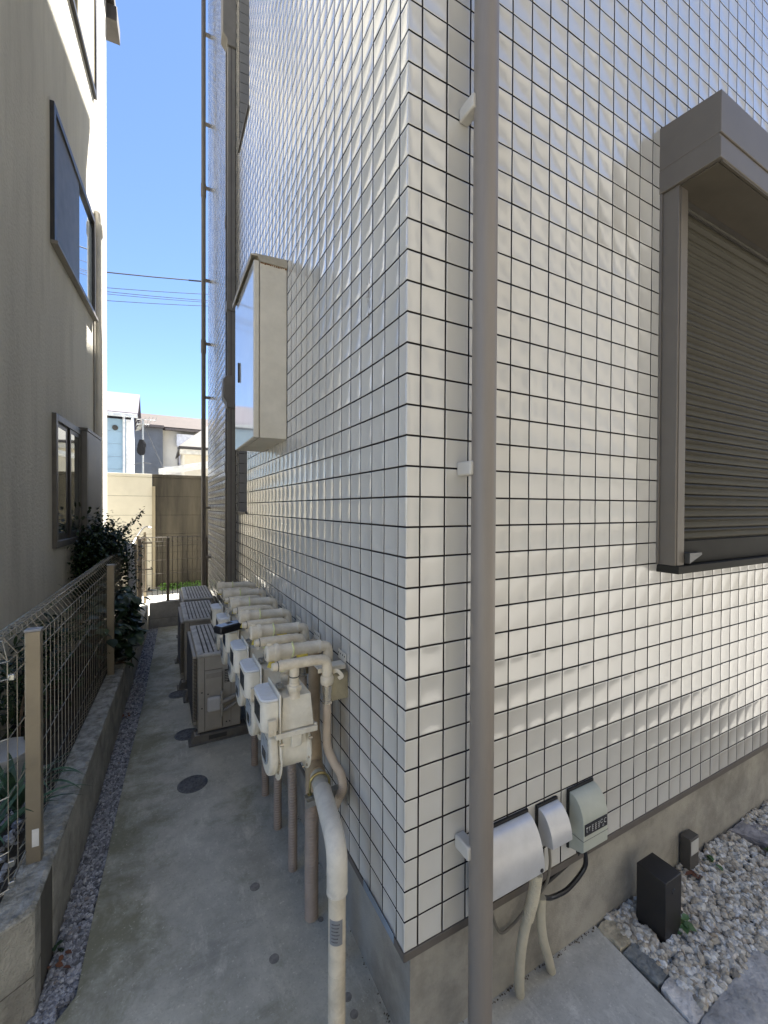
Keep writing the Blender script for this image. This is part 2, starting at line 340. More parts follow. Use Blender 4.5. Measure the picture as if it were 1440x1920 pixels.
# ================================================================== the tiled house
house = thing('tiled_house', 'tall house clad in small square off-white tiles with dark joints', 'house')
P_ = .1; GAP = .0062
def rects_minus(r, o):
    """clip tile rectangle r by opening o: keep the largest remaining piece"""
    a0, a1, b0, b1 = r; c0, c1, d0, d1 = o
    if a1 <= c0 or a0 >= c1 or b1 <= d0 or b0 >= d1: return r
    cand = [(a0, min(a1, c0-.003), b0, b1), (max(a0, c1+.003), a1, b0, b1), (a0, a1, b0, min(b1, d0-.003)), (a0, a1, max(b0, d1+.003), b1)]
    cand = [c for c in cand if c[1]-c[0] > .004 and c[3]-c[2] > .004]
    return max(cand, key=lambda c: (c[1]-c[0])*(c[3]-c[2])) if cand else None
def tile_wall(name, side, umax, zmax, openings, fine):
    """side 'x': plane x = 0 running along y; side 'y': plane y = 0 running along x. One tile = a dished square with rolled edges."""
    V = []; F = []; MI = []; base = 0
    rg = np.random.default_rng(3 if side == 'x' else 5)
    us = [0.]+[.054+P_*k for k in range(int((umax-.054)/P_)+1)]+[umax]
    nz = int(zmax/P_)
    for i in range(len(us)-1):
        for j in range(nz):
            r = (us[i]+(GAP/2 if i else 0), us[i+1]-GAP/2, j*P_+(GAP/2 if j else .0), (j+1)*P_-GAP/2)
            if r[1]-r[0] < .004: continue
            for o in openings:
                r = rects_minus(r, o)
                if r is None: break
            if r is None: continue
            a0, a1, b0, b1 = r; la, lb = a1-a0, b1-b0
            hi = fine(a0, b0)
            e1, e2 = .0008, .0038
            if hi: q = np.array([0, 0, e1, e2, 0, 0, 0, 0, 0, 0, 0])
            def axis(l, edge):
                if not hi: return np.array([0, 0, l/2, l, l]), np.array([.007, .0003, 0, .0003, .007])
                t = np.array([0, 0, e1, e2, l*.13, l*.28, l*.5, l*.72, l*.87, l-e2, l-e1, l, l]); d = np.array([.007, .0009, .0002, 0, 0, 0, 0, 0, 0, 0, .0002, .0009, .007])
                return t, d
            tu, du = axis(la, i == 0); tv, dv = axis(lb, False)
            U, Vv = np.meshgrid(tu, tv, indexing='ij'); DD = np.maximum(du[:, None], dv[None, :]).copy()
            nu, nv = U/la*2-1, Vv/lb*2-1
            dish = .0031*min(1, la/.09)*(1-np.abs(np.clip(nu, -1, 1))**2.8)*(1-np.abs(np.clip(nv, -1, 1))**2.8) + .0005*(2-nu**2-nv**2)
            tl = rg.normal(0, .0036, 2)*np.array([la, lb])/.094*.094
            dep = DD + dish + rg.normal(0, .00022) + nu*tl[0]/2 + nv*tl[1]/2
            Uo = U+a0; Zo = Vv+b0
            if i == 0:                                    # rolled outer corner shared by both walls
                if hi:
                    Uo[1, :] = .0014; Uo[0, :] = .006; dep[0, :] = .006; dep[1, :] = .0014; Uo[2, :] = .0030; Uo[3, :] = .0055
                else:
                    Uo[1, :] = .0014; Uo[0, :] = .006; dep[0, :] = .006; dep[1, :] = .0014
            n = len(tu)
            pts = np.empty((n, n, 3))
            if side == 'x': pts[..., 0] = dep; pts[..., 1] = Uo
            else: pts[..., 0] = Uo; pts[..., 1] = dep
            pts[..., 2] = Zo
            V.append(pts.reshape(-1, 3))
            I = np.arange(n*n).reshape(n, n)+base
            q = np.stack([I[:-1, :-1], I[1:, :-1], I[1:, 1:], I[:-1, 1:]], -1).reshape(-1, 4)
            if side == 'x': q = q[:, ::-1]
            F.append(q); base += n*n
            mi = np.zeros((n-1, n-1), dtype=np.int32); mi[0, :] = mi[-1, :] = mi[:, 0] = mi[:, -1] = 1; MI.append(mi.ravel())
    V = np.concatenate(V); F = np.concatenate(F)
    me = D.meshes.new(name); me.vertices.add(len(V)); me.vertices.foreach_set('co', V.ravel())
    me.loops.add(F.size); me.loops.foreach_set('vertex_index', F.ravel().astype(np.int32))
    me.polygons.add(len(F)); me.polygons.foreach_set('loop_start', (np.arange(len(F))*4).astype(np.int32))
    me.update(calc_edges=True)
    me.polygons.foreach_set('material_index', np.concatenate(MI))
    me.polygons.foreach_set('use_smooth', [True]*len(me.polygons)); me.materials.append(TILE); me.materials.append(GROUT)
    o = D.objects.new(name, me); COL.objects.link(o); o.parent = house
    return o
HX, HY, HZ = 5.0, 6.44, 10.3
WIN = (1.42, 3.36, 1.2, 3.26)                    # shuttered window on the front
N1 = (2.84, 3.30, 1.41, 2.62); N2 = (2.76, 3.30, 5.06, 6.9)
fw_ = tile_wall('tile_wall', 'y', 4.4, 8.6, [WIN], lambda a, b: a < 2.9 and b < 5.3)
sw_ = tile_wall('tile_wall', 'x', HY-.0, 10.3, [N1, N2], lambda a, b: a < 3.4 and b < 6.6)
# grout beds with the openings left free
gb = MB()
def bed(side, u0, u1, z0, z1):
    if side == 'y': gb.box(u0, u1, .0058, .05, z0, z1)
    else: gb.box(.0058, .05, u0, u1, z0, z1)
bed('y', .052, WIN[0], -.0, HZ); bed('y', WIN[1], HX, 0, HZ); bed('y', WIN[0], WIN[1], 0, WIN[2]); bed('y', WIN[0], WIN[1], WIN[3], HZ)
gb.box(.0062, .052, .0062, .052, 0, HZ)
for a, b, c, d in [(.052, N2[0], 0, HZ), (3.30, HY, 0, HZ), (N2[0], 3.30, 0, N1[2]), (N2[0], 3.30, N1[3], N2[2]), (N2[0], 3.30, N2[3], HZ)]: bed('x', a, b, c, d)
bed('x', N2[0], N1[0], N1[2], N1[3])
gb.build('joint_bed', GROUT, house)
core = MB()
core.box(.20, HX, .20, HY, -.02, HZ); core.box(4.45, HX, .0, .2, -.02, HZ)
core.box(.75, HX, HY+.002, 7.81, G-.1, 10.1)  # unseen rear wing, shaped to shade the stucco wall and the passage end
core.build('wall', SIDING, house)
MB().box(.065, HX, .065, HY-.05, G-.2, -.031).build('foundation', FOUND, house)
# flashing under the lowest tiles
MB().box(.0, HX, -.0035, .064, -.030, -.001).box(-.0035, -.0002, -.0035, HY, -.028, -.001).box(0, .064, .064, HY, -.028, -.004).build('drip_flashing', FLASH, house, bevel=.0015)
MB().box(-.0052, -.0037, .06, .30, -.022, .010).build('tape_strip', mat('blue_tape', (.22,.27,.33), rough=.5), house)
MB().box(-.10, HX+.1, -.10, HY+.1, HZ, HZ+.16).build('roof', FLASH, house, bevel=.006)
# a smear of dirt on one tile of the passage side
sm = MB()
for k in range(22):
    y = .286+R.uniform(-.016, .012); z = 2.36-.008*k; h = R.uniform(.006, .028); wd = R.uniform(.0008, .0022)
    sm.add([(-.0006, y, z), (-.0006, y+wd, z+.002), (-.0006, y+wd*1.2+R.uniform(-.003, .003), z-h), (-.0006, y+R.uniform(-.003, .003), z-h)], [(0, 3, 2, 1)])
sm.build('dirt_streak', mat('dirt', (.16,.13,.10), rough=.9), house)

# --- shuttered window on the front wall
win = MB(); win.box(1.424, 3.36, .02, .06, 2.90, 2.971); win.box(1.4135, 1.4235, -.010, .09, 1.2, 2.972)
window = win.build('window', FRAME, house, bevel=.002)
split(MB().box(1.424, 1.503, -.080, .0195, 1.195, 2.972).box(3.29, 3.36, -.080, .0195, 1.195, 2.972), 'jamb', FRAME, window, bevel=.003)
MB().box(1.436, 1.494, -.083, -.0805, 1.196, 2.968).build('jamb_cover', FRAME, window, bevel=.001)
sb = MB()
sb.prism([(.15, 3.079), (.15, 3.285), (0, 3.285), (-.249, 3.258), (-.249, 3.079)], 0, 1.410, 3.37)
sb.prism([(.15, 2.972), (.15, 3.0785), (-.243, 3.0785), (-.243, 3.064), (-.249, 3.062), (-.249, 2.972)], 0, 1.410, 3.37)
box_ = sb.build('shutter_box', FRAME, window, bevel=.0025)
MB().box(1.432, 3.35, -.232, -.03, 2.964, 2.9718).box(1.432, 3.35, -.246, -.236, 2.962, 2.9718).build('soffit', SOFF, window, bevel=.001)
MB().box(1.5, 3.3, -.05, .0, 2.905, 2.963).build('shutter_guide', mat('guide_dark', (.05,.045,.038), rough=.6), window)
sh = MB(); z = 1.311; prof = [(0, .010), (.0022, .001), (.005, -.0035), (.018, -.0035), (.034, .003), (.0385, -.003), (.046, -.0125), (.0525, -.009), (.0556, .009)]
while z < 2.93:
    pts = [(-.043+dy, z+dz) for dz, dy in prof]
    vs = [(1.503, y, zz) for y, zz in pts]+[(3.29, y, zz) for y, zz in pts]; n = len(pts)
    sh.add(vs, [(i, n+i, n+i+1, i+1) for i in range(n-1)]); z += .0558
shut = sh.build('shutter', SHUT, window, smooth=True, angle=60)
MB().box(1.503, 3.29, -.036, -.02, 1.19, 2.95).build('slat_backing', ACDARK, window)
MB().box(1.503, 3.29, -.060, -.034, 1.196, 1.308).build('bottom_rail', SHUTB, window, bevel=.003)
MB().box(1.424, 3.36, -.096, .06, 1.158, 1.1945).build('sill', SHUTB, window, bevel=.003)
MB().add([(1.503,-.0605,1.205),(1.503,-.104,1.205),(1.675,-.075,1.236),(1.675,-.0605,1.236),(1.503,-.0605,1.256),(1.503,-.104,1.254),(1.675,-.075,1.248),(1.675,-.0605,1.248)],
         [(0,1,2,3)[::-1],(4,5,6,7),(0,1,5,4),(1,2,6,5),(2,3,7,6),(3,0,4,7)]).build('latch', mat('latch_grey', (.06,.056,.048), rough=.4), window)
# --- two recessed windows on the passage side
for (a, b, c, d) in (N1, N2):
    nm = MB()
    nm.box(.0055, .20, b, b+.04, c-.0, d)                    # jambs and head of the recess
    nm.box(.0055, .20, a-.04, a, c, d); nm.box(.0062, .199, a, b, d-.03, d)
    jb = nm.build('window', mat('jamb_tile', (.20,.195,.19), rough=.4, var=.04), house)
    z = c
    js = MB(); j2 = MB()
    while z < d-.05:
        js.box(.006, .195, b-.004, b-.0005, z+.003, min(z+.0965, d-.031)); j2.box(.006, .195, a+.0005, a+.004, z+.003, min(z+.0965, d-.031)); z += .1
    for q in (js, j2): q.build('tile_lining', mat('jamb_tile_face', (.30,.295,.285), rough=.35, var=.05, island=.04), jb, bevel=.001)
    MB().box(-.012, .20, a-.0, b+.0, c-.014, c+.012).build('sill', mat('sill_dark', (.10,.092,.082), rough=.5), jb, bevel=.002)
    fr = MB()
    for q in ((a+.006, a+.045, c+.013, d), (b-.045, b-.006, c+.013, d), (a+.045, b-.045, c+.013, c+.05), (a+.045, b-.045, d-.04, d)): fr.box(.12, .16, *q)
    fr.build('window_frame', FRAME, jb, bevel=.002)
    MB().box(.135, .142, a+.04, b-.04, c+.045, d-.035).build('pane', DARKGL, jb)

# --- downpipe on the front wall
dp = thing('downpipe', 'thick taupe downpipe standing before the tiled front wall', 'downpipe', (.255, -.08, G))
Q = [(.255, -.08, G-.01), (.255, -.08, 2.2), (.255, -.08, 2.2), (.255, -.08, HZ)]
MB().tube([(.255,-.08,G-.01),(.255,-.08,HZ)], .0405, 40).build('pipe', PIPE, dp, smooth=True)
for zb in (2.81, 1.598, .300):
    b = MB().box(.203, .243, -.075, -.001, zb-.024, zb+.024); b.build('bracket', mat('bracket_cream', (.52,.49,.43), rough=.5, var=.05), dp, bevel=.006)
# --- downpipe at the back corner
bp = thing('downpipe', 'thin brown downpipe at the far end of the tiled side wall', 'downpipe', (-.1, 6.05, G))
MB().tube([(-.1,6.05,G),(-.1,6.05,HZ)], .033, 20).tube([(-.1,6.05,3.9),(-.1,6.05,4.1)], .040, 20).tube([(-.1,6.05,6.35),(-.1,6.05,6.55)], .040, 20).build('pipe', mat('brown_downpipe', (.125,.108,.09), rough=.45, var=.05), bp, smooth=True)
for zb in (.66, 1.45, 3.2, 4.05, 5.05, 6.5, 7.5, 8.9):
    MB().box(-.095, -.001, 6.03, 6.07, zb-.02, zb+.02).build('bracket', mat('bracket_brown', (.2,.175,.15), rough=.5), bp, bevel=.003)
# --- covered refrigerant duct and cable beside it
du = thing('duct_cover', 'tall grey duct cover with bulging joint boxes on the tiled side wall', 'duct', (0, 3.55, G))
MB().box(-.085, -.001, 3.485, 3.60, .25, 9.9).build('duct', DUCT, du, bevel=.010)
MB().box(-.0885, -.0855, 3.53, 3.534, .25, 9.9).box(-.0885, -.0855, 3.556, 3.560, .25, 9.9).box(-.05, -.046, 3.4825, 3.4845, .25, 9.9).build('duct_seam', GROUT, du)
for z0, z1, dpt in ((2.55, 2.84, .125), (6.3, 7.15, .135)):
    MB().prism([(0, z0-.05), (-.09, z0-.05), (-.09, z0), (-dpt, z0+.06), (-dpt, z1-.04), (-dpt+.03, z1), (0, z1)], 1, 3.465, 3.615).build('joint_box', DUCT, du, bevel=.008)
MB().box(-.093, -.001, 3.47, 3.612, 3.52, 3.62).build('joint_sleeve', DUCT, du, bevel=.004)
ca = thing('cable_pipe', 'slim grey cable pipe running up beside the grey duct cover', 'pipe', (-.05, 3.76, G))
MB().tube([(-.05,3.76,.1),(-.05,3.76,9.9)], .020, 14).build('pipe', DUCT, ca, smooth=True)
for zb in (1.9, 4.6, .9): MB().box(-.075, -.001, 3.735, 3.785, zb-.06, zb+.06).build('clip', DUCT, ca, bevel=.004)

# --- wall cabinet on the passage side
cb = thing('wall_cabinet', 'cream metal cabinet with glossy door and rusty hood on the tiled wall', 'cabinet', (0, 1.45, 1.887))
MB().box(-.168, -.001, 1.455, 2.15, 1.890, 2.965).build('body', CREAM, cb, bevel=.004)
MB().box(-.204, -.172, 1.452, 2.153, 1.888, 2.962).build('door', CREAM, cb, bevel=.005)
MB().box(-.2062, -.2042, 1.458, 2.147, 1.894, 2.956).build('door_face', GLOSSY, cb)
hd = MB(); hd.prism([(-.001, 2.957), (-.001, 3.010), (-.19, 2.998), (-.226, 2.988), (-.226, 2.955), (-.222, 2.955), (-.222, 2.980), (-.18, 2.985), (-.169, 2.957)], 1, 1.446, 2.16)
hd.build('hood', CREAMD, cb, bevel=.002)
ru = MB()
for k in range(14):
    x = -.165+.163*k/14; ru.box(x, x+R.uniform(.004, .012), 1.4515, 1.4545, 2.9505+R.uniform(-.004,.002), 2.9555)
ru.build('rust_edge', RUST, cb)
MB().box(-.217, -.2065, 1.955, 1.972, 2.35, 2.49).build('handle', ACDARK, cb, bevel=.004)

# ================================================================== gas meters
GY = .327
gm = thing('gas_meter', 'nearest of the cream gas meters, its outlet hose bending down the tiled wall', 'gas meter', (0, .51, G), group='gas meters in a row along the tiled wall')
yc = .515
ub = MB()
ub.box(-.296, -.165, yc-.088, yc+.088, .600, .725, taper=.010)
ub.box(-.305, -.297, yc-.094, yc+.094, .598, .735)
upper = ub.build('body', METER, gm, bevel=.010, seg=3)
# flange between upper and lower body
fl = MB().box(-.318, -.152, yc-.097, yc+.097, .576, .598)
for yy in (yc-.089, yc+.089): fl.cyl((-.158, yy, .598), (-.158, yy, .607), .007, seg=8)
fl.build('flange', METER, gm, bevel=.004)
# index housing: a D-shaped box seen from above
ix = MB(); prof = []
for a in np.linspace(0, math.pi/2, 7): prof.append((-.332-.036*math.sin(a), yc-.052-.036*math.cos(a)))
for a in np.linspace(0, math.pi/2, 7): prof.append((-.332-.036*math.cos(a), yc+.052+.036*math.sin(a)))
prof = [(-.3055, yc-.088)]+prof+[(-.3055, yc+.088)]
ix.prism(prof, 2, .606, .722)
idx = ix.build('index_housing', METER, gm, bevel=.004)
lp = [(x-(.002 if x < -.32 else 0), y) for x, y in prof]
MB().prism(lp, 2, .722, .732).build('lid', METERW, idx, bevel=.004)
MB().box(-.3045, -.2975, yc-.098, yc+.098, .60, .748).build('gasket_rim', METER, gm, bevel=.002)
MB().box(-.3695, -.367, yc-.05, yc+.05, .635, .705).build('index_window', DARKGL, idx)
sn = MB().box(-.348, -.318, yc-.105, yc-.0895, .600, .660).cyl((-.334, yc-.109, .617), (-.334, yc-.105, .617), .007, seg=8)
sn.build('seal_lug', GPIPE, gm, bevel=.002)
# lower body: a drum along x between two pressed covers
lo = MB()
lo.tube([(-.300,yc,.498),(-.292,yc,.498),(-.286,yc,.498),(-.188,yc,.498),(-.182,yc,.498),(-.170,yc,.498)], [.080,.088,.076,.076,.088,.080], 28)
lo.box(-.285, -.19, yc-.07, yc+.07, .50, .576); lo.box(-.255, -.215, yc-.090, yc-.06, .53, .576)
lo.build('drum', METER, gm, bevel=.003)
def outline(w0, w1, zt, zm, zb):
    P = [(yc-w0, zt)]
    for a in np.linspace(math.pi, 2*math.pi, 17): P.append((yc+w1*math.cos(a), zm+(zm-zb)*math.sin(a)))
    return P+[(yc+w0, zt)]
MB().prism(outline(.07, .088, .575, .49, .404), 0, -.338, -.302).build('front_cover', METER, gm, bevel=.012, seg=3)
MB().prism(outline(.05, .06, .56, .50, .45), 0, -.3415, -.3385).build('rating_plate', mat('rating_plate', (.33,.36,.38), rough=.35, var=.25, vscale=60), gm)
MB().box(-.3435, -.342, yc-.03, yc+.03, .468, .505).build('rating_window', DARKGL, gm)
split(MB().prism(outline(.06, .094, .585, .485, .376), 0, -.2965, -.2915).prism(outline(.06, .092, .585, .49, .392), 0, -.181, -.176), 'cover_flange', METER, gm, bevel=.001)
bo = MB()
for yy, zz in ((-.055, .425), (.055, .425), (-.08, .47), (.08, .47), (-.088, .55), (.088, .55), (0, .386)):
    bo.cyl((-.301, yc+yy, zz), (-.287, yc+yy, zz), .0055, seg=6); bo.cyl((-.186, yc+yy, zz), (-.172, yc+yy, zz), .0055, seg=6)
split(bo, 'bolt', NICK, gm)
# the two unions on top
for yy in (-.062, .058):
    u = MB(); y = yc+yy
    u.tube([(-.238,y,.715),(-.238,y,.728),(-.238,y,.728),(-.238,y,.742)], [.026,.023,.023,.023], 16)
    u.tube([(-.238,y,.741),(-.238,y,.745),(-.238,y,.760),(-.238,y,.764)], [.026,.029,.029,.025], 6)
    u.tube([(-.238,y,.763),(-.238,y,.775)], .021, 16)
    u.build('union_nut', GPIPE, gm, smooth=True)
MB().box(-.293, -.262, yc-.015, yc+.02, .737, .741).tube(catmull([(-.26,yc-.02,.742),(-.285,yc-.03,.75),(-.292,yc+.01,.748),(-.27,yc+.03,.742)]), .0025, 6).cyl((-.275,yc,.74),(-.275,yc,.756),.007, seg=8).build('earth_clip', STEEL, gm)
# outlet: tee with a capped end, elbow, nickel fitting, hose
yo = yc-.062
ou = MB()
ou.tube([(-.238,yo,.77),(-.238,yo,.84)], .0185, 16)
ou.tube(fillet([(-.302,yo,.846),(-.17,yo,.846),(-.098,yo+.01,.838),(-.096,yo+.012,.77)], .055, 8), .0205, 18)
ou.tube([(-.325,yo,.846),(-.305,yo,.846)], [.0150,.0165], 16)
out_ = ou.build('outlet_pipe', GPIPE, gm, smooth=True, angle=50)
split(MB().tube([(-.3045,yo,.846),(-.3015,yo,.846)], .0190, 16).tube([(-.238,yo,.795),(-.238,yo,.799)], .020, 16), 'seal_ring', ACDARK, out_)
MB().tube([(-.0965,yo+.012,.770),(-.0965,yo+.012,.762),(-.0965,yo+.012,.742),(-.0965,yo+.012,.734)], [.024,.0275,.0275,.024], 16).build('outlet_nut', GPIPE, out_, smooth=True)
ft = MB(); x, y = -.0965, yo+.012
ft.tube([(x,y,.734),(x,y,.728)], .017, 14); ft.tube([(x,y,.728),(x,y,.70),(x,y,.699),(x,y,.668),(x,y,.667),(x,y,.655)], [.0205,.0205,.018,.018,.021,.021], 8)
ft.build('fitting', NICK, gm, smooth=True, angle=25)
MB().tube(catmull([(-.07,yo+.02,.775),(-.055,yo+.0,.785),(-.04,yo-.012,.765),(-.05,yo+.0,.752)]), .003, 6, flat=3).build('tie_tab', GPIPE, gm)
# inlet: stepped ball valve lying towards the wall
yi = yc+.058
iv = MB()
iv.tube([(-.324,yi,.860),(-.318,yi,.860),(-.290,yi,.860),(-.289,yi,.860),(-.272,yi,.860),(-.271,yi,.860),(-.205,yi,.860),(-.204,yi,.860),(-.10,yi,.858),(-.098,yi,.858),(-.088,yi,.857)], [.026,.033,.033,.0365,.0365,.0315,.0300,.0265,.0255,.0280,.0280], 22)
iv.tube([(-.238,yi,.77),(-.238,yi,.86)], .021, 16)
iv.tube(fillet([(-.09,yi,.857),(-.055,yi,.855),(-.050,yi,.79),(-.050,yi,.70)], .03, 6), .0215, 16)
iv.build('inlet_valve', GPIPE, gm, smooth=True, angle=40)
MB().box(-.318, -.300, yi-.004, yi+.004, .885, .902).box(-.324, -.300, yi-.014, yi+.014, .8415, .8615).build('valve_key', GPIPE, gm, bevel=.002)
yt = MB(); yt.add([(-.295,yi-.020,.80),(-.315,yi+.012,.80),(-.302,yi+.016,.83),(-.286,yi-.014,.832)], [(0,1,2,3)]); y2 = MB(); y2.add([(-.20,yi-.028,.826),(-.15,yi-.026,.826),(-.15,yi-.018,.842),(-.20,yi-.018,.842)], [(0,1,2,3)])
for k in range(5): yt.box(-.306+.003*k, -.3045+.003*k, yi-.016+.006*k, yi-.0145+.006*k, .806, .824)
yt.build('tag', YTAG, gm); y2.build('tag', YTAG, gm)
MB().tube(catmull([(-.22,yi-.02,.838),(-.215,yi-.030,.862),(-.215,yi-.012,.888),(-.21,yi+.012,.888),(-.20,yi+.028,.87)]), .003, 6, flat=2.2).tube(catmull([(-.23,yi-.01,.83),(-.25,yi-.04,.80),(-.27,yi-.035,.79)]), .0028, 6, flat=2.5).build('ribbon', PTAG, gm)
# wall bracket carrying the pipes
yb = .545
MB().box(-.004, -.0008, yb-.055, yb+.028, .795, .835).box(-.128, -.0042, yb-.055, yb-.002, .788, .7925).box(-.128, -.0042, yb-.0585, yb-.0555, .774, .7925).build('wall_bracket', METER, gm, bevel=.001)
hb = MB()
for k in range(4): hb.cyl((-.0041, yb-.045+.022*k, .82), (-.0048, yb-.045+.022*k, .82), .004, seg=8)
hb.build('bracket_hole', GROUT, gm)
MB().box(-.085, -.001, yb-.075, yb-.0715, .655, .762).box(-.085, -.081, yb-.0715, yb-.01, .70, .762).box(-.085, -.001, yb-.075, yb-.01, .7625, .766).build('support_plate', mat('olive_plate', (.33,.29,.19), rough=.55, var=.15, vscale=12), gm, bevel=.001)
MB().tube(catmull([(x,y,.66),(x,y,.56),(x+.002,y+.0,.475),(-.075,y-.02,.415),(-.052,y-.045,.37),(-.043,y-.045,.31),(-.045,y-.01,.25),(-.046,y+.045,.15),(-.046,y+.05,.0),(-.046,y+.02,-.25),(-.046,y+.01,G-.01)], 10), .0175, 16).build('hose', HOSE, gm, smooth=True)
# ribs where the hose bends
rb = MB(); H = catmull([(-.052,y-.045,.37),(-.043,y-.045,.31),(-.045,y-.01,.25),(-.046,y+.045,.15)], 8)
for k in range(0, 15): a = H[k]; b = H[k]+(H[k+1]-H[k]).normalized()*.003; rb.tube([a, b], .0186, 14)
rb.build('hose_rib', HOSE, gm)
HOSE_PARTS = ('hose', 'hose_rib')
LM = ['second cream gas meter from the thick bent supply pipe, between the first and third', 'third cream gas meter from the thick bent supply pipe, fourth from the far end',
      'cream gas meter with the black device lying on it', 'cream gas meter just beyond the one under the black device, second from the far end', 'farthest of the cream gas meters, beside the rear air conditioners']
meters = [gm]
for k in range(1, 6):
    o = dup(gm, (R.uniform(-.006, .004), .51+GY*k+R.uniform(-.008, .008), G), LM[k-1], HOSE_PARTS); meters.append(o)
    # short straight drop of hose instead of the bend
    yy = yo+.012+GY*k
    t = MB().tube(catmull([(-.0965,yy,.66),(-.0955,yy,.5),(-.088,yy-.02,.34),(-.08,yy-.055,.24)], 6), .0175, 14); h = t.build('hose', HOSE, None, smooth=True)
    h.parent = o; h.matrix_parent_inverse = W(o).inverted()
# ribbed conduits the hoses go down into
CP = [(1.02, .0215), (1.346, .0215), (1.68, .022), (2.05, .022)]
LC = ['slim ribbed conduit rising from the concrete, next to the thickest one', 'slim ribbed conduit, third from the bent supply pipe', 'slim ribbed conduit, fourth from the bent supply pipe', 'ribbed conduit farthest back, beside the nearest air conditioner']
for i, (y, r) in enumerate(CP):
    c = corrugated(MB(), catmull([(-.081,y,G-.01),(-.082,y,-.1),(-.083+R.uniform(-.01,.01),y+.01,.12),(-.085,y+.02,.33)], 20), r, .0145, .0075).build('ribbed_conduit', CONDU, None, smooth=True, angle=80)
    tag(c, LC[i], 'conduit', 'ribbed conduits under the gas meters')
c = corrugated(MB(), [(-.076,.72,G-.01),(-.076,.72,.17)], .0285, .0165, .009, 18).build('ribbed_conduit', CONDU, None, smooth=True, angle=80)
tag(c, 'thickest ribbed conduit, nearest to the bent supply pipe', 'conduit', 'ribbed conduits under the gas meters')
# main supply pipe
mp = thing('gas_supply_pipe', 'thick beige supply pipe rising from the concrete and bending towards the gas meters', 'gas pipe', (-.16, .183, G))
MB().tube([(-.162,.183,G-.01),(-.162,.183,.145)], .0305, 28).tube([(-.162,.183,-.152),(-.162,.183,-.149)], .0312, 28).build('upright', GPIPE, mp, smooth=True, angle=50)
el = MB(); P = fillet([(-.162,.183,.13),(-.162,.183,.285),(-.118,.46,.30)], .11, 12)
el.tube(P[:1]+[Vector((-.162,.183,.17))]+P[1:], .0365, 26); el.tube([(-.162,.183,.128),(-.162,.183,.131)], .0375, 26)
el.build('elbow', mat('white_elbow', (.66,.62,.53), rough=.5, var=.06, vscale=14, stain=(.42,.40,.36), stscale=18, stamt=.5), mp, smooth=True, angle=50)
MB().tube([(-.128,.40,.2975),(-.100,.58,.298)], .032, 24).build('branch', mat('grey_white_pipe', (.55,.53,.46), rough=.5, var=.08, vscale=14, stain=(.36,.35,.33), stscale=18, stamt=.5), mp, smooth=True)
ri = MB(); ri.tube([(-.088,.655,.17),(-.088,.655,.30),(-.088,.655,.44),(-.088,.655,.455),(-.088,.65,.86)], [.036,.040,.030,.026,.026], 20); ri.tube([(-.103,.56,.298),(-.09,.65,.298)], .038, 20)
ri.tube([(-.055,.65,.70),(-.055,2.3,.70)], .022, 14)
ri.build('riser', RISER, mp, smooth=True, angle=50)
MB().tube([(-.088,.655,.13),(-.088,.655,.172)], .034, 18).build('collar', mat('grey_collar', (.28,.29,.30), rough=.4, metal=.5), mp, smooth=True)
ub_ = MB(); arc = [Vector((-.110,.515,.298))+Vector((.985*.041*math.cos(a), .17*.041*math.cos(a)*-1, .041*math.sin(a))) for a in np.linspace(0, math.pi, 15)]
arc = [arc[0]+Vector((0,0,-.055))]+arc+[arc[-1]+Vector((0,0,-.07))]
ub_.tube(arc, .0055, 10); clamp = ub_.build('clamp', BRASS, mp, smooth=True)
MB().cyl(arc[-1]+Vector((0,0,.018)), arc[-1]+Vector((0,0,.03)), .011, seg=6).build('nut', BRASS, clamp)
st = MB(); st.box(-.175, -.001, .50, .504, .215, .255); st.box(-.175, -.001, .5045, .53, .2515, .255); st.box(-.005, -.001, .46, .56, .20, .28)
st.box(-.175, -.06, .478, .4995, .2515, .255)
st.build('strut', STEEL, mp, bevel=.001)
lb = MB(); A = np.linspace(math.radians(195), math.radians(285), 12)
for a0, a1 in zip(A, A[1:]):
    f = lambda a, z: (-.162+.0311*math.cos(a), .183+.0311*math.sin(a), z)
    lb.add([f(a0,-.035), f(a1,-.035), f(a1,.052), f(a0,.052)], [(0,1,2,3)])
lab = lb.build('label_sticker', mat('sticker_grey', (.22,.23,.24), rough=.4, var=.06), mp)
tx = MB()
for k in range(6):
    z = .040-.012*k; a = math.radians(212)
    while a < math.radians(262-6*(k % 3)):
        da = math.radians(R.uniform(3, 7)); f = lambda q, zz: (-.162+.0314*math.cos(q), .183+.0314*math.sin(q), zz)
        tx.add([f(a,z-.004), f(a+da,z-.004), f(a+da,z), f(a,z)], [(0,1,2,3)]); a += da+math.radians(2)
tx.build('label_print', mat('sticker_print', (.05,.05,.055), rough=.5), lab)

# black device left on the fourth meter
bd = thing('handheld_device', 'small black box with pale blue top lying on a gas meter lid', 'device', (-.352, 1.40, .742), rz=math.radians(-62), local=True)
MB().box(-.036, .036, -.078, .078, 0, .042).build('body', BLACK, bd, bevel=.008, seg=3)
MB().box(-.029, .029, -.070, .070, .0425, .046).build('top_plate', LBLUE, bd, bevel=.003)
MB().box(-.014, .010, -.016, .016, .0465, .050).box(-.008, .004, -.008, .008, .0502, .052).build('button', BLACK, bd, bevel=.002)

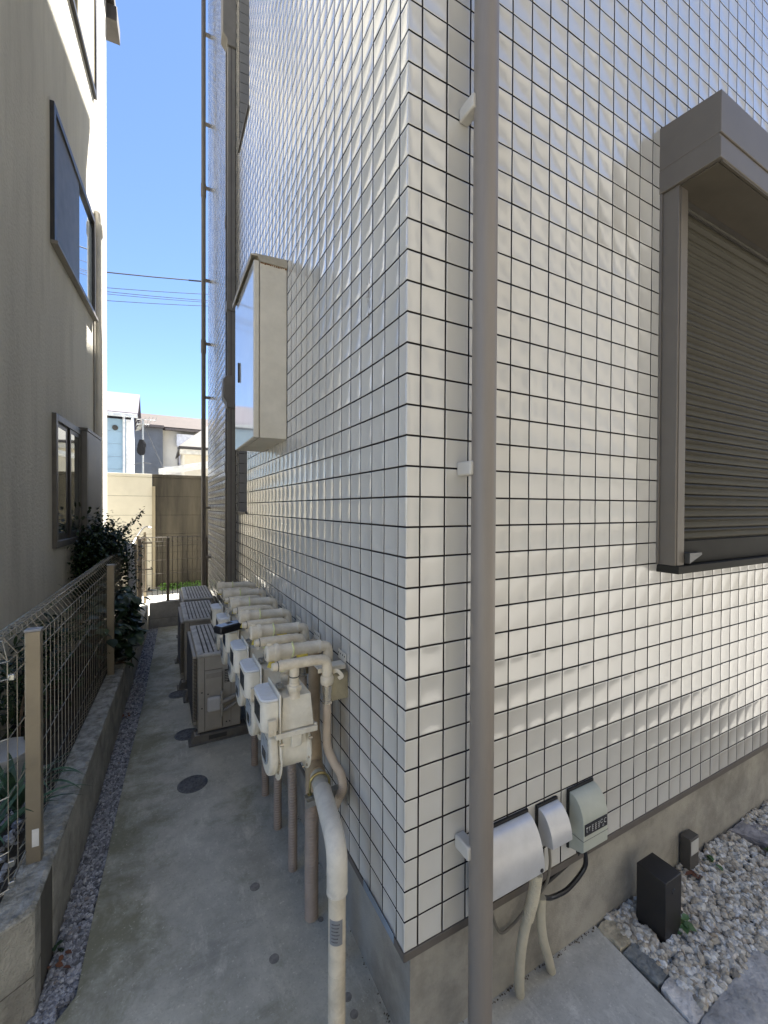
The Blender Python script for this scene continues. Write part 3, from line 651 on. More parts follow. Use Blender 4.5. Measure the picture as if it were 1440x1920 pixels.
# ================================================================== air conditioners
def ac_unit():
    a = thing('outdoor_unit', 'nearest grey-brown outdoor air conditioner, its pale valve cover and pipes in full view', 'air conditioner', (-.27, 2.55, G), group='outdoor air conditioners in a row in the passage', local=True)
    L, Dp, z0, z1 = .94, .335, .083, .715
    x0, x1 = -.165, -.165+Dp
    MB().box(x0, x1, 0, L, z0, z1).build('casing', AC, a, bevel=.008)
    tp = MB().box(x0-.008, x1+.006, -.010, L+.008, z1-.012, z1+.016); top = tp.build('top_plate', ACTOP, a, bevel=.010, seg=3)
    rbm = MB()
    for k in range(9): rbm.box(x0+.020+.036*k, x0+.043+.036*k, .02, L-.02, z1+.0165, z1+.021)
    rbm.build('rib', ACTOP, top, bevel=.002)
    gv = MB()
    for k in range(9): gv.box(x0+.0435+.036*k, x0+.0555+.036*k, .02, L-.02, z1+.0161, z1+.0166)
    gv.build('groove', mat('dark_groove', (.10,.095,.085), rough=.9), top)  # darker strips between the ribs
    # front grille towards the alley
    g = MB(); g.box(x0-.032, x0-.0005, .10, L-.02, z0+.03, z1-.03)
    g.build('front_grille', AC, a, bevel=.006)
    f = MB()
    for k in range(34): z = z0+.05+.0165*k; f.box(x0-.036, x0-.0325, .105, L-.03, z, z+.007)
    f.build('grille_bars', ACDARK, a)
    n = MB()
    for k in range(46): z = z0+.06+.0115*k; n.box(x0-.028, x0-.002, .094, .0995, z, z+.0055)
    n.build('grille_teeth', ACDARK, a)
    # seams and service cover on the near side
    s = MB(); s.box(x0+.048, x0+.051, -.0022, -.0002, z0+.01, z1-.02); s.box(x0+.19, x0+.193, -.0022, -.0002, z0+.02, z1-.15); s.box(x0+.255, x0+.257, -.0022, -.0002, z0+.02, z1-.05)
    s.box(x0+.051, x0+.19, -.0022, -.0002, z1-.127, z1-.124)
    s.build('seam', ACDARK, a)
    MB().box(x0+.056, x0+.186, -.014, -.0005, z0+.02, z1-.135).build('service_cover', AC, a, bevel=.010, seg=3)
    MB().box(x0+.062, x0+.18, -.0155, -.0142, z1-.19, z1-.15).build('cover_grip', mat('grip_shade', (.34,.315,.27), rough=.5), a, bevel=.004)
    MB().box(x0+.068, x0+.172, -.055, -.0143, z0+.175, z0+.295).build('valve_cover', ACW, a, bevel=.018, seg=4)
    MB().box(x0+.172, x0+.19, -.05, -.003, z0+.12, z0+.33).build('cover_lip', AC, a, bevel=.008)
    p = MB(); p.tube(catmull([(x0+.17,-.03,z0+.235),(x0+.24,-.032,z0+.25),(x0+.33,-.02,z0+.285),(x0+.42,.0,z0+.33)], 6), .020, 12); p.tube(catmull([(x0+.18,-.03,z0+.155),(x0+.24,-.035,z0+.185),(x0+.33,-.025,z0+.225),(x0+.42,-.005,z0+.26)], 6), .013, 12)
    p.build('refrigerant_pipe', INSUL, a, smooth=True)
    sc = MB()
    for xx, zz in ((x0+.03, z0+.33), (x0+.03, z0+.20), (x0+.075, z0+.315), (x0+.22, z0+.05), (x0+.245, z0+.05)): sc.cyl((xx, -.0155 if xx > x0+.06 and xx < x0+.18 else -.001, zz), (xx, -.018 if xx > x0+.06 and xx < x0+.18 else -.0045, zz), .006, seg=8)
    split(sc, 'screw', ACDARK, a)
    k = MB().box(x0+.205, x0+.245, -.0012, -.0003, z1-.25, z1-.14); k.build('data_sticker', ACDARK, a)
    pr = MB()
    for q in range(7): pr.box(x0+.209, x0+.225+R.random()*.015, -.0018, -.0013, z1-.245+.014*q, z1-.239+.014*q)
    pr.build('sticker_print', AC, a)
    for yy in (-.02, L-.10):
        b = MB(); b.prism([(x0-.055, .0), (x1+.06, .0), (x1+.045, .075), (x0-.03, .075)], 1, yy, yy+.12)
        b.box(x0-.07, x1+.07, yy-.012, yy+.132, 0, .012)
        bb = b.build('base_block', RESIN, a, bevel=.005)
        MB().box(x0-.025, x0+.012, yy-.004, yy+.06, .0755, .0815).box(x0-.014, x0+.001, yy+.01, yy+.04, .082, .095).build('foot_bolt', STEEL, bb, bevel=.002)
    MB().box(x0+.08, x0+.22, -.0225, -.0203, .024, .058).build('block_slot', ACDARK, a)
    return a
a1 = ac_unit()
a2 = dup(a1, (-.315, 3.75, G), 'middle grey-brown outdoor air conditioner, between the nearest and the farthest', ())
a3 = dup(a1, (-.262, 4.86, G), 'farthest grey-brown outdoor air conditioner, next to the mesh fence end', ())

# ================================================================== covers in the passage floor
LMH = ['round dark metal floor cover in the open concrete before the nearest air conditioner', 'round dark floor cover half under the nearest air conditioner', 'round dark floor cover beside the middle air conditioner']
def lid():
    c = thing('floor_cover', LMH[0], 'manhole cover', (-.507, 2.026, G), group='round floor covers in the passage', local=True)
    m = MB(); r = .098
    m.tube([(0,0,-.02),(0,0,.002),(0,0,.0035),(0,0,.0036)], [r, r, r-.003, r-.010], 40)
    m.build('frame', IRON, c, smooth=True, angle=30)
    m = MB()
    m.tube([(0,0,.0038),(0,0,.0056)], [r-.012, r-.013], 40)
    for q in (.082, .073, .062):
        A = [(q*math.cos(t), q*math.sin(t), .0062) for t in np.linspace(0, 2*math.pi, 33)]; m.tube(A, .0022, 5, cap=False)
    for k in range(40):
        ang = R.uniform(0, 6.28); q = R.uniform(.005, .048); x, y = q*math.cos(ang), q*math.sin(ang); m.box(x-.004, x+.004, y-.0015, y+.0015, .0057, .0072)
    m.build('lid', IRON, c, smooth=True, angle=30)
    return c
l1 = lid(); dup(l1, (-.505, 2.75, G), LMH[1]); dup(l1, (-.535, 3.63, G), LMH[2])
PL = [('small round floor plug in the concrete between cover and supply pipe', -.28, 1.008, .024), ('lone small round floor plug in open concrete left of the supply pipe', -.275, .62, .021), ('small round floor plug close to the foundation right of the supply pipe, farther one', -.052, .343, .017), ('small round floor plug close to the foundation right of the supply pipe, nearer one', -.052, .279, .016), ('tiny floor plug at the foot of the thickest ribbed conduit', -.04, .69, .013)]
for lbl, x, y, r in PL:
    o = MB().tube([(0,0,-.01),(0,0,.0015),(0,0,.0022),(0,0,.0012)], [r, r, r-.003, r-.005], 24).build('floor_plug', mat('plug_grey', (.25,.235,.21), rough=.8, var=.15, vscale=40), None, smooth=True, angle=30)
    o.location = (x, y, G); tag(o, lbl, 'floor plug', 'small plugs in the concrete')

# ================================================================== gravel strip, boundary wall and fence
def rock(mb, c, s, rg, flat=.6, low=False):
    """an angular stone: a jittered box with cut corners"""
    if low: base = [(-1,-1,-1),(1,-1,-1),(1,1,-1),(-1,1,-1),(-.7,-.6,1),(.8,-.7,1),(.6,.7,1),(-.6,.8,1)]
    else: base = [(-1,-.4,-.6),(-.4,-1,-.6),(.5,-.9,-.7),(1,-.2,-.6),(.8,.6,-.6),(.1,1,-.7),(-.7,.7,-.6),(-.9,-.3,.3),(-.2,-.9,.4),(.6,-.6,.5),(.9,.1,.3),(.5,.7,.4),(-.2,.8,.5),(-.7,.4,.4),(.0,.05,1)]
    a = rg.uniform(0, 6.28); b = rg.uniform(-.6, .6); e = rg.uniform(-.6, .6); sx = s*rg.uniform(.75, 1.35); sy = s*rg.uniform(.6, .95); sz = s*flat*rg.uniform(.7, 1.2)
    M = Matrix.Rotation(a, 3, 'Z') @ Matrix.Rotation(b, 3, 'X') @ Matrix.Rotation(e, 3, 'Y')
    vs = [M @ Vector((x*sx*rg.uniform(.78, 1.15), y*sy*rg.uniform(.78, 1.15), z*sz*rg.uniform(.75, 1.15)))+Vector(c) for x, y, z in base]
    if low: fs = [(3,2,1,0),(4,5,6,7),(0,1,5,4),(1,2,6,5),(2,3,7,6),(3,0,4,7)]
    else: fs = [(6,5,4,3,2,1,0)]+[(i, (i+1)%7, 7+(i+1)%7, 7+i) for i in range(7)]+[(7+i, 7+(i+1)%7, 14) for i in range(7)]
    mb.add(vs, fs)
GRAV = ramp_mat('blue_grey_gravel', [(0, (.13,.135,.15)), (.3, (.25,.26,.29)), (.65, (.37,.385,.425)), (.97, (.54,.555,.59)), (1, (.24,.20,.17))], bscale=120)
def wx(y): return -1.145+.0455*(y-.5)+(.0 if y < 4 else -.0)       # face of the boundary wall
def ex(y):
    for (xa, ya), (xb, yb) in zip(CE[3:], CE[4:]):
        if y <= yb: return xa+(xb-xa)*(y-ya)/(yb-ya)
    return CE[-1][0]
rg = random.Random(3); gr = MB()
y = .80
n = 0
for k in range(8600):
    y = .86+5.56*rg.random()**1.35; a, b = wx(y)+.004, ex(y)-.004
    x = rg.uniform(a, b); s = rg.uniform(.0065, .0125)*(1 if y < 3 else 1.15)
    rock(gr, (x, y, G-.022+rg.uniform(0, .014)), s, rg, .7, low=y > 2.4)
for k in range(2200):                                              # the strip turns round the wall corner
    x = rg.uniform(-1.75, -1.06); t = (-1.132-x); yw = .858-.62*t if x < -1.132 else .86
    ye = .56+(x+1.30)*.2 if x < -1.30 else .56+(x+1.30)*.84
    yy = rg.uniform(ye+.006, max(ye+.02, yw-.008)); rock(gr, (x, yy, G-.020+rg.uniform(0, .012)), rg.uniform(.0065, .0125), rg, .7)
o = gr.build('gravel', GRAV); tag(o, 'strip of blue-grey crushed gravel along the block wall', 'gravel', kind='stuff')
o = MB().add([(-2.6,.3,G-.026),(-1.0,.3,G-.026),(-.70,6.44,G-.026),(-1.3,6.44,G-.026),(-1.3,1.2,G-.026),(-2.6,.6,G-.026)], [(0,1,2,3,4,5)]).build('gravel_bed', mat('bed_dark', (.17,.175,.19), rough=1, var=.4, vscale=60)); o['kind'] = 'structure'
# fallen leaves and tiny weeds in the gravel
def leafquad(mb, c, l, wd, rg, tilt=.5, az=None, fold=.25, droop=.3, seg=2):
    a = rg.uniform(0, 6.28) if az is None else az; el = rg.uniform(-tilt, tilt)
    d = Vector((math.cos(a)*math.cos(el), math.sin(a)*math.cos(el), math.sin(el))); s = Vector((-math.sin(a), math.cos(a), 0)); s = (s+Vector((0,0,rg.uniform(-.5,.5)))).normalized(); nrm = d.cross(s)
    c = Vector(c); V = [c]; F = []
    for k in range(1, seg+1):
        t = k/(seg+1); wv = wd*math.sin(math.pi*min(.97, t*.9+.05)); p = c+d*(l*t)+Vector((0,0,-droop*l*t*t))
        V += [p-s*wv+nrm*fold*wv, p, p+s*wv+nrm*fold*wv]
    V.append(c+d*l+Vector((0,0,-droop*l)))
    F += [(0,2,1),(0,3,2)]
    for k in range(seg-1):
        o = 1+3*k; F += [(o,o+1,o+4,o+3),(o+1,o+2,o+5,o+4)]
    o = 1+3*(seg-1); e = len(V)-1; F += [(o,o+1,e),(o+1,o+2,e)]
    mb.add(V, F)
for i, (lbl, x, y, n_) in enumerate([('brown dead leaves caught in the gravel near the wall corner', -1.095, 1.02, 5), ('reddish dead leaves on the gravel halfway along the strip', -.985, 3.35, 7)]):
    m = MB()
    for k in range(n_): leafquad(m, (x+R.uniform(-.03,.03), y+R.uniform(-.05,.05), G+.006), R.uniform(.025,.045), .010, R, .15)
    tag(m.build('dead_leaves', DRY, None, smooth=True), lbl, 'dead leaves')
m = MB()
for k in range(6): leafquad(m, (-1.10+R.uniform(-.015,.015), 1.10+R.uniform(-.02,.02), G+.004), .035, .011, R, .6)
tag(m.build('weed', LEAFB, None, smooth=True), 'tiny dark green weed in the gravel at the foot of the block wall', 'weed')

bw = thing('block_wall', 'low rough concrete block wall between gravel strip and mesh fence', 'wall', (-1.13, .86, G))
ZT = -.070
def block_run(bm, mm, p0, p1, z0, z1, th, length=.43, off=0., courses=2, gapw=.004):
    p0 = Vector((*p0, 0)); p1 = Vector((*p1, 0)); d = (p1-p0); Lt = d.length; d.normalize(); nrm = Vector((-d.y, d.x, 0))   # thickness to the left of travel
    M0 = Matrix(((d.x, nrm.x, 0, p0.x), (d.y, nrm.y, 0, p0.y), (0, 0, 1, 0), (0, 0, 0, 1)))
    h = (z1-z0)/courses
    for c in range(courses):
        t = off
        while t < Lt:
            a = max(t, 0); b = min(t+length, Lt)
            if b-a > .01: bm.box(a+(gapw/2 if a > 0 else 0), b-gapw/2, R.uniform(0, .0015), th, z0+c*h+gapw/2, z0+(c+1)*h-gapw/2, M=M0)
            t += length
    mm.box(.006, Lt-.002, .004, th-.004, z0, z1-.004, M=M0)
    return M0, Lt
bm = MB(); mm = MB()
zc = ZT-.020
A0, A1 = (wx(.858), .858), (wx(6.46), 6.46)
block_run(bm, mm, A0, A1, G-.10, zc, .125, .43, .25-.0, 2)
block_run(bm, mm, A0, (A0[0]+.001, A0[1]+.25), G-.1, zc, .125, .25, 0, 2)
dn = Vector((-.85, -.527, 0)).normalized()
B1 = (A0[0]+dn.x*1.6, A0[1]+dn.y*1.6)
block_run(bm, mm, B1, A0, G-.10, zc, .125, .43, .0, 2)
bm.build('block', BLOCK, bw, bevel=.004); mm.build('mortar', MORTAR, bw)
def coping(mb, path, th):
    """cap with a chamfered inner edge, mitred along a path (inner edge given)"""
    P = [Vector((*p, 0)) for p in path]; prof = [(0, -.020), (0, -.010), (.016, 0), (th, 0), (th, -.020)]; n = len(prof); vs = []
    for i, p in enumerate(P):
        a = (P[i]-P[i-1]).normalized() if i else (P[1]-P[0]).normalized(); b = (P[i+1]-P[i]).normalized() if i < len(P)-1 else a
        na = Vector((-a.y, a.x, 0)); nb = Vector((-b.y, b.x, 0)); mt = (na+nb).normalized(); mt = mt/max(.3, mt.dot(na))
        vs += [p+mt*u+Vector((0,0,ZT+z)) for u, z in prof]
    fs = []
    for i in range(len(P)-1):
        for k in range(n): fs.append((i*n+k, (i+1)*n+k, (i+1)*n+(k+1)%n, i*n+(k+1)%n))
    mb.add(vs, fs)
cp = MB(); path = [B1, A0]
yy = .858
while yy < 6.4: yy += .11; path.append((wx(min(yy, 6.46)), min(yy, 6.46)))
coping(cp, path, .125); cp.build('coping', CAPM, bw, smooth=True, angle=30)
cw = thing('block_wall', 'concrete block wall, shade put into its colour, closing the far end of the passage', 'wall', (-.45, 6.46, G))
bm = MB(); mm = MB(); block_run(bm, mm, (wx(6.46)+.012, 6.45), (.06, 6.45), G-.1, ZT-.018, .12, .9, 0, 2)
bm.build('block', BLOCK_SHADED, cw, bevel=.004); mm.build('mortar', MORTAR, cw)
MB().box(wx(6.46)+.012, .06, 6.446, 6.574, ZT-.0175, ZT).build('coping', mat('cross_coping', (.36,.36,.35), rough=.9, var=.15, vscale=10, bump=.5, bscale=50), cw, bevel=.004)

# planting strip between wall and the neighbour's house
soil = sheet('soil', [(wx(.86)-.11,.80),(wx(6.5)-.11,6.6),(-1.9,6.6),(-2.6,6.6),(-3.6,-.4),(-2.6,.02)], ZT-.05, SOIL)

# --- fence along the wall
def mesh_panel(mb_w, mb_b, p0, p1, sp, z0=.0, flip=-1):
    """bent-top wire mesh between two plan points; thin uprights in mb_w, long wires in mb_b"""
    p0 = Vector((*p0, 0)); p1 = Vector((*p1, 0)); d = p1-p0; L_ = d.length; d.normalize(); nn = Vector((-d.y, d.x, 0))*-flip
    n = max(2, int(L_/sp)); prof = [(.045, -.052), (.0, -.012), (.0, .868), (.045, .938), (.098, .925), (.090, .868)]
    def pt(t, q): return p0+d*t+nn*q[0]+Vector((0,0,q[1]+z0))
    for k in range(n+1):
        t = L_*k/n; mb_w.tube([pt(t, q) for q in prof], .0017, 6, cap=False)
    for q in [(.0, .868), (.0, .80), (.0, .57), (.0, .345), (.0, .133), (.0, -.012), (.045, -.052)]: mb_b.tube([pt(0, q)-nn*.004, pt(L_, q)-nn*.004], .0025, 6)
    for q in [(.045, .938), (.098, .925), (.090, .868)]: mb_b.tube([pt(0, q), pt(L_, q)], .0034, 6)
    # the rolled top is twisted: short diagonals between the wires
    for k in range(n):
        t = L_*(k+.5)/n; mb_b.tube([pt(t-sp*.4, (.045, .938)), pt(t+sp*.4, (.098, .925))], .0022, 5, cap=False)
fp0 = Vector((-1.186, 1.134)); fu = Vector((.0362, .99934))
def FP(s, off=-.028): v = fp0+fu*s; return (v.x+.99934*off, v.y-.0362*off)
mf = thing('mesh_fence', 'bronze wire mesh fence with rolled top on the low block wall', 'fence', (-1.186, 1.134, ZT))
pst = []
for s in (0, 2.24, 4.48):
    x, y = FP(s, 0)
    p = MB().box(x-.0125, x+.0145, y-.002, y+.045, ZT-.01, .930); p = MB()
    M0 = Matrix.Rotation(-.036, 4, 'Z'); M0.translation = (x, y, 0)
    p.box(-.027, .027, -.020, .020, ZT-.01, .926, M=M0); po = p.build('post', POST, mf, bevel=.003)
    MB().box(-.029, .029, -.022, .022, .9265, .936, M=M0).build('post_cap', mat('cap_grey', (.30,.31,.33), rough=.4), po, bevel=.002)
    if s == 0:
        MB().box(-.004, .020, -.0225, -.0206, .0, .075, M=M0).build('post_sticker', WHITE, po)
    pst.append(p)
for s0, s1 in ((.0, 2.22), (2.26, 4.46), (4.50, 5.25)):
    a = MB(); b = MB(); mesh_panel(a, b, FP(s0), FP(s1), .074)
    pa = a.build('panel', WIRE, mf, smooth=True); b.build('long_wire', WIREB, pa, smooth=True)
a = MB(); b = MB()
cnr = FP(-.21); mesh_panel(a, b, cnr, FP(0), .074)
pa = a.build('panel', WIRE, mf, smooth=True); b.build('long_wire', WIREB, pa, smooth=True)
a = MB(); b = MB(); mesh_panel(a, b, (cnr[0]+dn.x*1.3, cnr[1]+dn.y*1.3), cnr, .074)
pa = a.build('panel', WIRE, mf, smooth=True); b.build('long_wire', WIREB, pa, smooth=True)
cl = MB()
for s, z in ((.055, .80), (.055, .02), (-.19, .80), (-.20, .08), (-.2, .0)):
    x, y = FP(s, -.02); cl.box(x-.010, x+.010, y-.012, y+.012, z-.012, z+.012)
split(cl, 'clip', WIREB, mf, bevel=.003)
# --- fence across the far end
cf = thing('mesh_fence', 'dark wire mesh fence closing the far end of the passage', 'fence', (-.5, 6.5, ZT))
DW = mat('dark_wire', (.07,.058,.046), rough=.5, metal=.3)
for x in (-.995, -.597, -.02):
    MB().box(x-.022, x+.022, 6.49, 6.53, ZT-.01, .955).build('post', mat('dark_post', (.105,.088,.072), rough=.5, metal=.2), cf, bevel=.003)
a = MB(); b = MB()
for k in range(14): x = -.97+.0735*k; a.tube([(x,6.52,-.03),(x,6.52,.90),(x,6.56,.97),(x,6.60,.96)], .0056, 6)
for z, yy in ((.90, 6.515), (.83, 6.515), (.60, 6.515), (.38, 6.515), (.16, 6.515), (-.02, 6.515), (.97, 6.56), (.96, 6.60)): b.tube([(-1.0,yy,z),(-.0,yy,z)], .0036, 5)
pa = a.build('panel', DW, cf); b.build('long_wire', mat('grey_wire', (.20,.185,.16), rough=.4, metal=.5), pa)
# --- neighbour's side gate seen beyond
ng = thing('side_gate', 'narrow wire gate with pale curved top rail beyond the fence corner', 'gate', (-.96, 7.2, ZT))
for (x, y) in ((-1.02, 6.55), (-.955, 7.6)):
    MB().box(x-.022, x+.022, y-.022, y+.022, -.3, 1.0).build('post', POST, ng, bevel=.003)
a = MB()
for k in range(12): t = k/11; a.tube([(-1.02+.065*t, 6.6+.95*t, -.05), (-1.02+.065*t, 6.6+.95*t, .95)], .004, 5)
for z in (.9, .5, .1, -.03): a.tube([(-1.02,6.6,z),(-.955,7.58,z)], .004, 5)
a.build('panel', DW, ng)
MB().tube(catmull([(-1.10,6.55,.86),(-1.04,6.8,.98),(-.98,7.3,1.08),(-.92,7.62,1.10),(-.86,7.64,1.07)]), .013, 8).build('top_rail', WIREB, ng, smooth=True)
for z in (.80, .32, -.08): MB().box(-1.0, -.84, 7.575, 7.60, z-.013, z+.013).build('hinge_bar', mat('dark_post', (.1,.09,.07)), ng)

# ================================================================== neighbour's stucco house on the left
LA = .0657
lh = thing('stucco_house', 'beige stucco neighbouring house with dark framed windows on the left', 'house', (-1.90068, -1.08536, 0), rz=-LA, local=True)
LE = 7.46
LS = 2.6
MB().box(-6, -.20, LS+.2, LE-.2, G-.1, 11).build('core', STUCCO, lh)
wl = MB()
W3 = (4.80, 5.73, 1.09, 2.31); W2 = (4.77, 6.50, 3.92, 5.14); W1 = (5.15, 6.60, 6.81, 8.4)
# the wall as a sheet of boxes round the window openings
ys = [LS, W2[0], W3[0], W1[0], W3[1], W2[1], W1[1], LE]; zs = [G-.1, W3[2], W3[3], W2[2], W2[3], W1[2], W1[3], 9.6]
for a, b in zip(ys, ys[1:]):
    for c, d in zip(zs, zs[1:]):
        my, mz = (a+b)/2, (c+d)/2
        if any(q[0] < my < q[1] and q[2] < mz < q[3] for q in (W1, W2, W3)): continue
        wl.add([(0,a,c),(0,b,c),(0,b,d),(0,a,d)], [(0,1,2,3)])
for q in (W1, W2, W3):
    a, b, c, d = q; wl.add([(0,a,c),(0,b,c),(0,b,d),(0,a,d),(-.2,a,c),(-.2,b,c),(-.2,b,d),(-.2,a,d)], [(0,4,5,1),(1,5,6,2),(2,6,7,3),(3,7,4,0)])
wl.add([(0,LE,G-.1),(-6,LE,G-.1),(-6,LE,9.6),(0,LE,9.6),(0,LS,G-.1),(-6,LS,G-.1),(-6,LS,9.6),(0,LS,9.6)], [(0,1,2,3),(7,6,5,4)])
wl.build('wall', STUCCO, lh)
FRD = mat('dark_frame', (.055,.052,.05), rough=.4, metal=.3); FRT = mat('taupe_frame', (.15,.14,.125), rough=.45, metal=.3)
PANE = mat('window_pane', (.055,.065,.07), rough=.03, var=0, spec=1.0, coat=1.0)
PANEG = mat('grey_mirror_pane', (.25,.28,.27), rough=.04, var=0, spec=1., metal=.85)
PANEM = mat('mirror_pane', (.50,.58,.64), rough=.02, var=0, spec=1., metal=.9)
def lwin(q, split, left_blind, m=FRD):
    a, b, c, d = q
    f = MB()
    t = .045
    f.box(-.09, .035, a-.015, a+t, c-.02, d+.02); f.box(-.09, .035, b-t, b+.015, c-.02, d+.02); f.box(-.09, .035, a+t, b-t, c-.02, c+t); f.box(-.09, .035, a+t, b-t, d-t, d+.02)
    o = f.build('window', m, lh, bevel=.004)
    return o
o = lwin(W2, .55, True); MB().box(-.03, .018, W2[0]+.045, W2[0]+.96, W2[2]+.045, W2[3]-.045).build('sash_panel', mat('grey_blind', (.13,.125,.115), rough=.5), o)
MB().box(-.002, .004, W2[0]+1.0, W2[1]-.045, W2[2]+.04, W2[3]-.04).build('pane', PANEM, o); MB().box(-.06, .012, W2[0]+.955, W2[0]+1.0, W2[2]+.045, W2[3]-.045).build('mullion', FRD, o)
MB().box(0, .06, W2[0]-.02, W2[1]+.02, W2[2]-.055, W2[2]-.022).build('sill', mat('sill_brown', (.22,.2,.17), rough=.5), o, bevel=.003)
o = lwin(W1, .4, True); MB().box(-.03, .018, W1[0]+.55, W1[1]-.045, W1[2]+.045, W1[3]-.045).build('sash_panel', mat('cream_panel', (.50,.44,.30), rough=.6), o)
MB().box(-.05, -.043, W1[0]+.04, W1[0]+.55, W1[2]+.04, W1[3]-.04).build('pane', PANE, o)
o = lwin(W3, .5, False, FRT)
for a in (W3[0]+.05, W3[0]+.49):
    s = MB(); b = a+.40; off = .012 if a < W3[0]+.2 else .026
    s.box(-.03+off, .0+off, a, a+.045, W3[2]+.045, W3[3]-.045); s.box(-.03+off, 0+off, b-.045, b, W3[2]+.045, W3[3]-.045); s.box(-.03+off, 0+off, a+.045, b-.045, W3[2]+.045, W3[2]+.12); s.box(-.03+off, 0+off, a+.045, b-.045, W3[3]-.09, W3[3]-.045)
    sa = s.build('sash', FRD, o, bevel=.002); MB().box(-.008+off, -.002+off, a+.04, b-.04, W3[2]+.11, W3[3]-.08).build('pane', PANEG, sa)
cbx = MB().box(0, .085, 5.745, 6.545, 1.07, 2.32); cbo = cbx.build('shutter_case', mat('case_taupe', (.20,.19,.172), rough=.5, var=.04), lh, bevel=.004)
MB().box(.0855, .087, 5.78, 6.50, 1.10, 2.24).build('case_panel', mat('case_taupe', (.2,.19,.17)), cbo, bevel=.001)
MB().box(.0, .09, 5.745, 6.55, 2.325, 2.36).build('case_top', FRT, cbo, bevel=.003)
# white conduit with a bent head near the rear corner
lp_ = MB(); lp_.tube(fillet([(.0,6.62,5.31),(.04,6.62,5.33),(.046,6.62,5.20),(.046,6.62,-.2)], .03, 6), .040, 16)
lp_.tube([(.046,6.62,5.17),(.046,6.62,5.02),(.046,6.62,5.0)], [.050,.050,.040], 16)
lp_.build('conduit', mat('white_conduit', (.76,.73,.66), rough=.5, var=.04), lh, smooth=True)
MB().box(.0, .008, 6.535, 6.555, -.2, 3.9).build('wall_joint', mat('joint_dark', (.2,.18,.15), rough=.8), lh)
rf = MB(); rf.prism([(LS-.2, 10.48), (LE+.30, 8.98), (LE+.30, 9.12), (LS-.2, 10.62)], 0, -6, .10)
rf.build('roof', mat('roof_brown', (.10,.085,.07), rough=.6), lh)
MB().prism([(LE+.05, 8.80), (LE+.36, 8.74), (LE+.36, 8.95), (LE+.05, 9.02)], 0, -6, .13).build('eaves', mat('eave_brown', (.11,.095,.08), rough=.6), lh, bevel=.004)
MB().prism([(LS, 9.595), (LE-.01, 9.0), (LS, 10.46)], 0, -5.99, -.002).build('gable_wall', STUCCO, lh)

# ================================================================== plants, cloth and pot along the fence
rg = random.Random(11)
def stem(mb, pts, r0, r1, seg=6):
    P = catmull(pts, 5); n = len(P); mb.tube(P, [r0+(r1-r0)*i/(n-1) for i in range(n)], seg)
# bush
bush = thing('bush', 'dark small-leaved bush with long upright shoots behind the mesh fence', 'bush', (-1.40, 4.9, ZT-.05))
tw = MB(); lf = MB()
bc = Vector((-1.38, 4.75, .82))
for k in range(64):
    a = rg.uniform(0, 6.28); h = rg.uniform(.10, .90) if k < 38 else rg.uniform(.60, .92); q = rg.uniform(.05, .40)
    e = Vector((bc.x+q*.7*math.cos(a), bc.y+q*1.2*math.sin(a), h+.25)); stem(tw, [(bc.x+rg.uniform(-.05,.05), bc.y+rg.uniform(-.08,.08), ZT-.06), (bc.x+.3*(e.x-bc.x), bc.y+.3*(e.y-bc.y), .25+h*.3), e], .010, .003)
    for j in range(170):
        p = e+Vector((rg.gauss(0,.10), rg.gauss(0,.15), rg.gauss(-.06,.12)))
        leafquad(lf, p, rg.uniform(.035,.062), rg.uniform(.011,.020), rg, 1.0)
for tip, n_ in (((-.89, 5.35, 1.44), 110), ((-1.38, 5.15, 1.47), 34), ((-1.13, 5.05, 1.02), 60), ((-1.25, 5.2, 1.28), 80), ((-1.05, 4.8, .80), 40)):
    s0 = Vector((bc.x+rg.uniform(-.1,.15), bc.y+.15, .95)); s1 = Vector(tip); md = (s0+s1)/2+Vector((0,0,-.05)); stem(tw, [s0, md, s1], .006, .0015)
    P = catmull([s0, md, s1], 30)
    for j in range(n_):
        p = P[int(rg.random()**.8*(len(P)-1))]; leafquad(lf, p+Vector((rg.gauss(0,.016), rg.gauss(0,.016), rg.gauss(0,.016))), rg.uniform(.032,.055), rg.uniform(.010,.016), rg, .9)
tw.build('stem', BARK, bush, smooth=True); lf.build('foliage', LEAF, bush, smooth=True)
bl = thing('broadleaf_shrub', 'broad-leaved dark green shrub pushing through the mesh fence at its second post', 'shrub', (-1.12, 3.7, ZT-.05))
tw = MB(); lf = MB()
for (x, y, z, n_, s_) in [(-1.04, 3.62, .14, 34, .10), (-1.04, 3.90, .50, 40, .09), (-1.0, 4.1, .44, 36, .10), (-1.10, 3.5, .28, 24, .09), (-1.22, 3.7, .50, 40, .13), (-1.02, 4.2, .30, 26, .09), (-1.25, 3.2, .35, 30, .12), (-1.0, 3.85, .26, 36, .09), (-1.02, 3.70, .02, 26, .07), (-.93, 3.8, .22, 18, .06)]:
    stem(tw, [(-1.22, 3.7, ZT-.05), ((x-1.2)/2, (y+3.7)/2, z*.6), (x, y, z)], .008, .003)
    for j in range(n_): leafquad(lf, (x+rg.gauss(0, s_*.7), y+rg.gauss(0, s_), z+rg.gauss(0, s_*.7)), rg.uniform(.08,.145), rg.uniform(.028,.050), rg, .6, droop=.35, seg=3)
tw.build('stem', BARK, bl, smooth=True); lf.build('foliage', LEAFB, bl, smooth=True)
# cut twigs lying on the coping
t = MB(); stem(t, [(-1.09,3.60,ZT+.02),(-1.02,3.63,ZT+.035),(-.965,3.72,ZT+.06)], .009, .008); stem(t, [(-1.08,3.64,ZT+.012),(-1.03,3.60,ZT+.02),(-1.0,3.60,ZT+.012)], .007, .005); stem(t, [(-.975,3.70,ZT+.055),(-.96,3.68,ZT-.01),(-.975,3.62,ZT-.05)], .007, .004)
tag(t.build('cut_branch', BARK, None, smooth=True), 'short cut branch hanging over the block wall edge', 'branch')
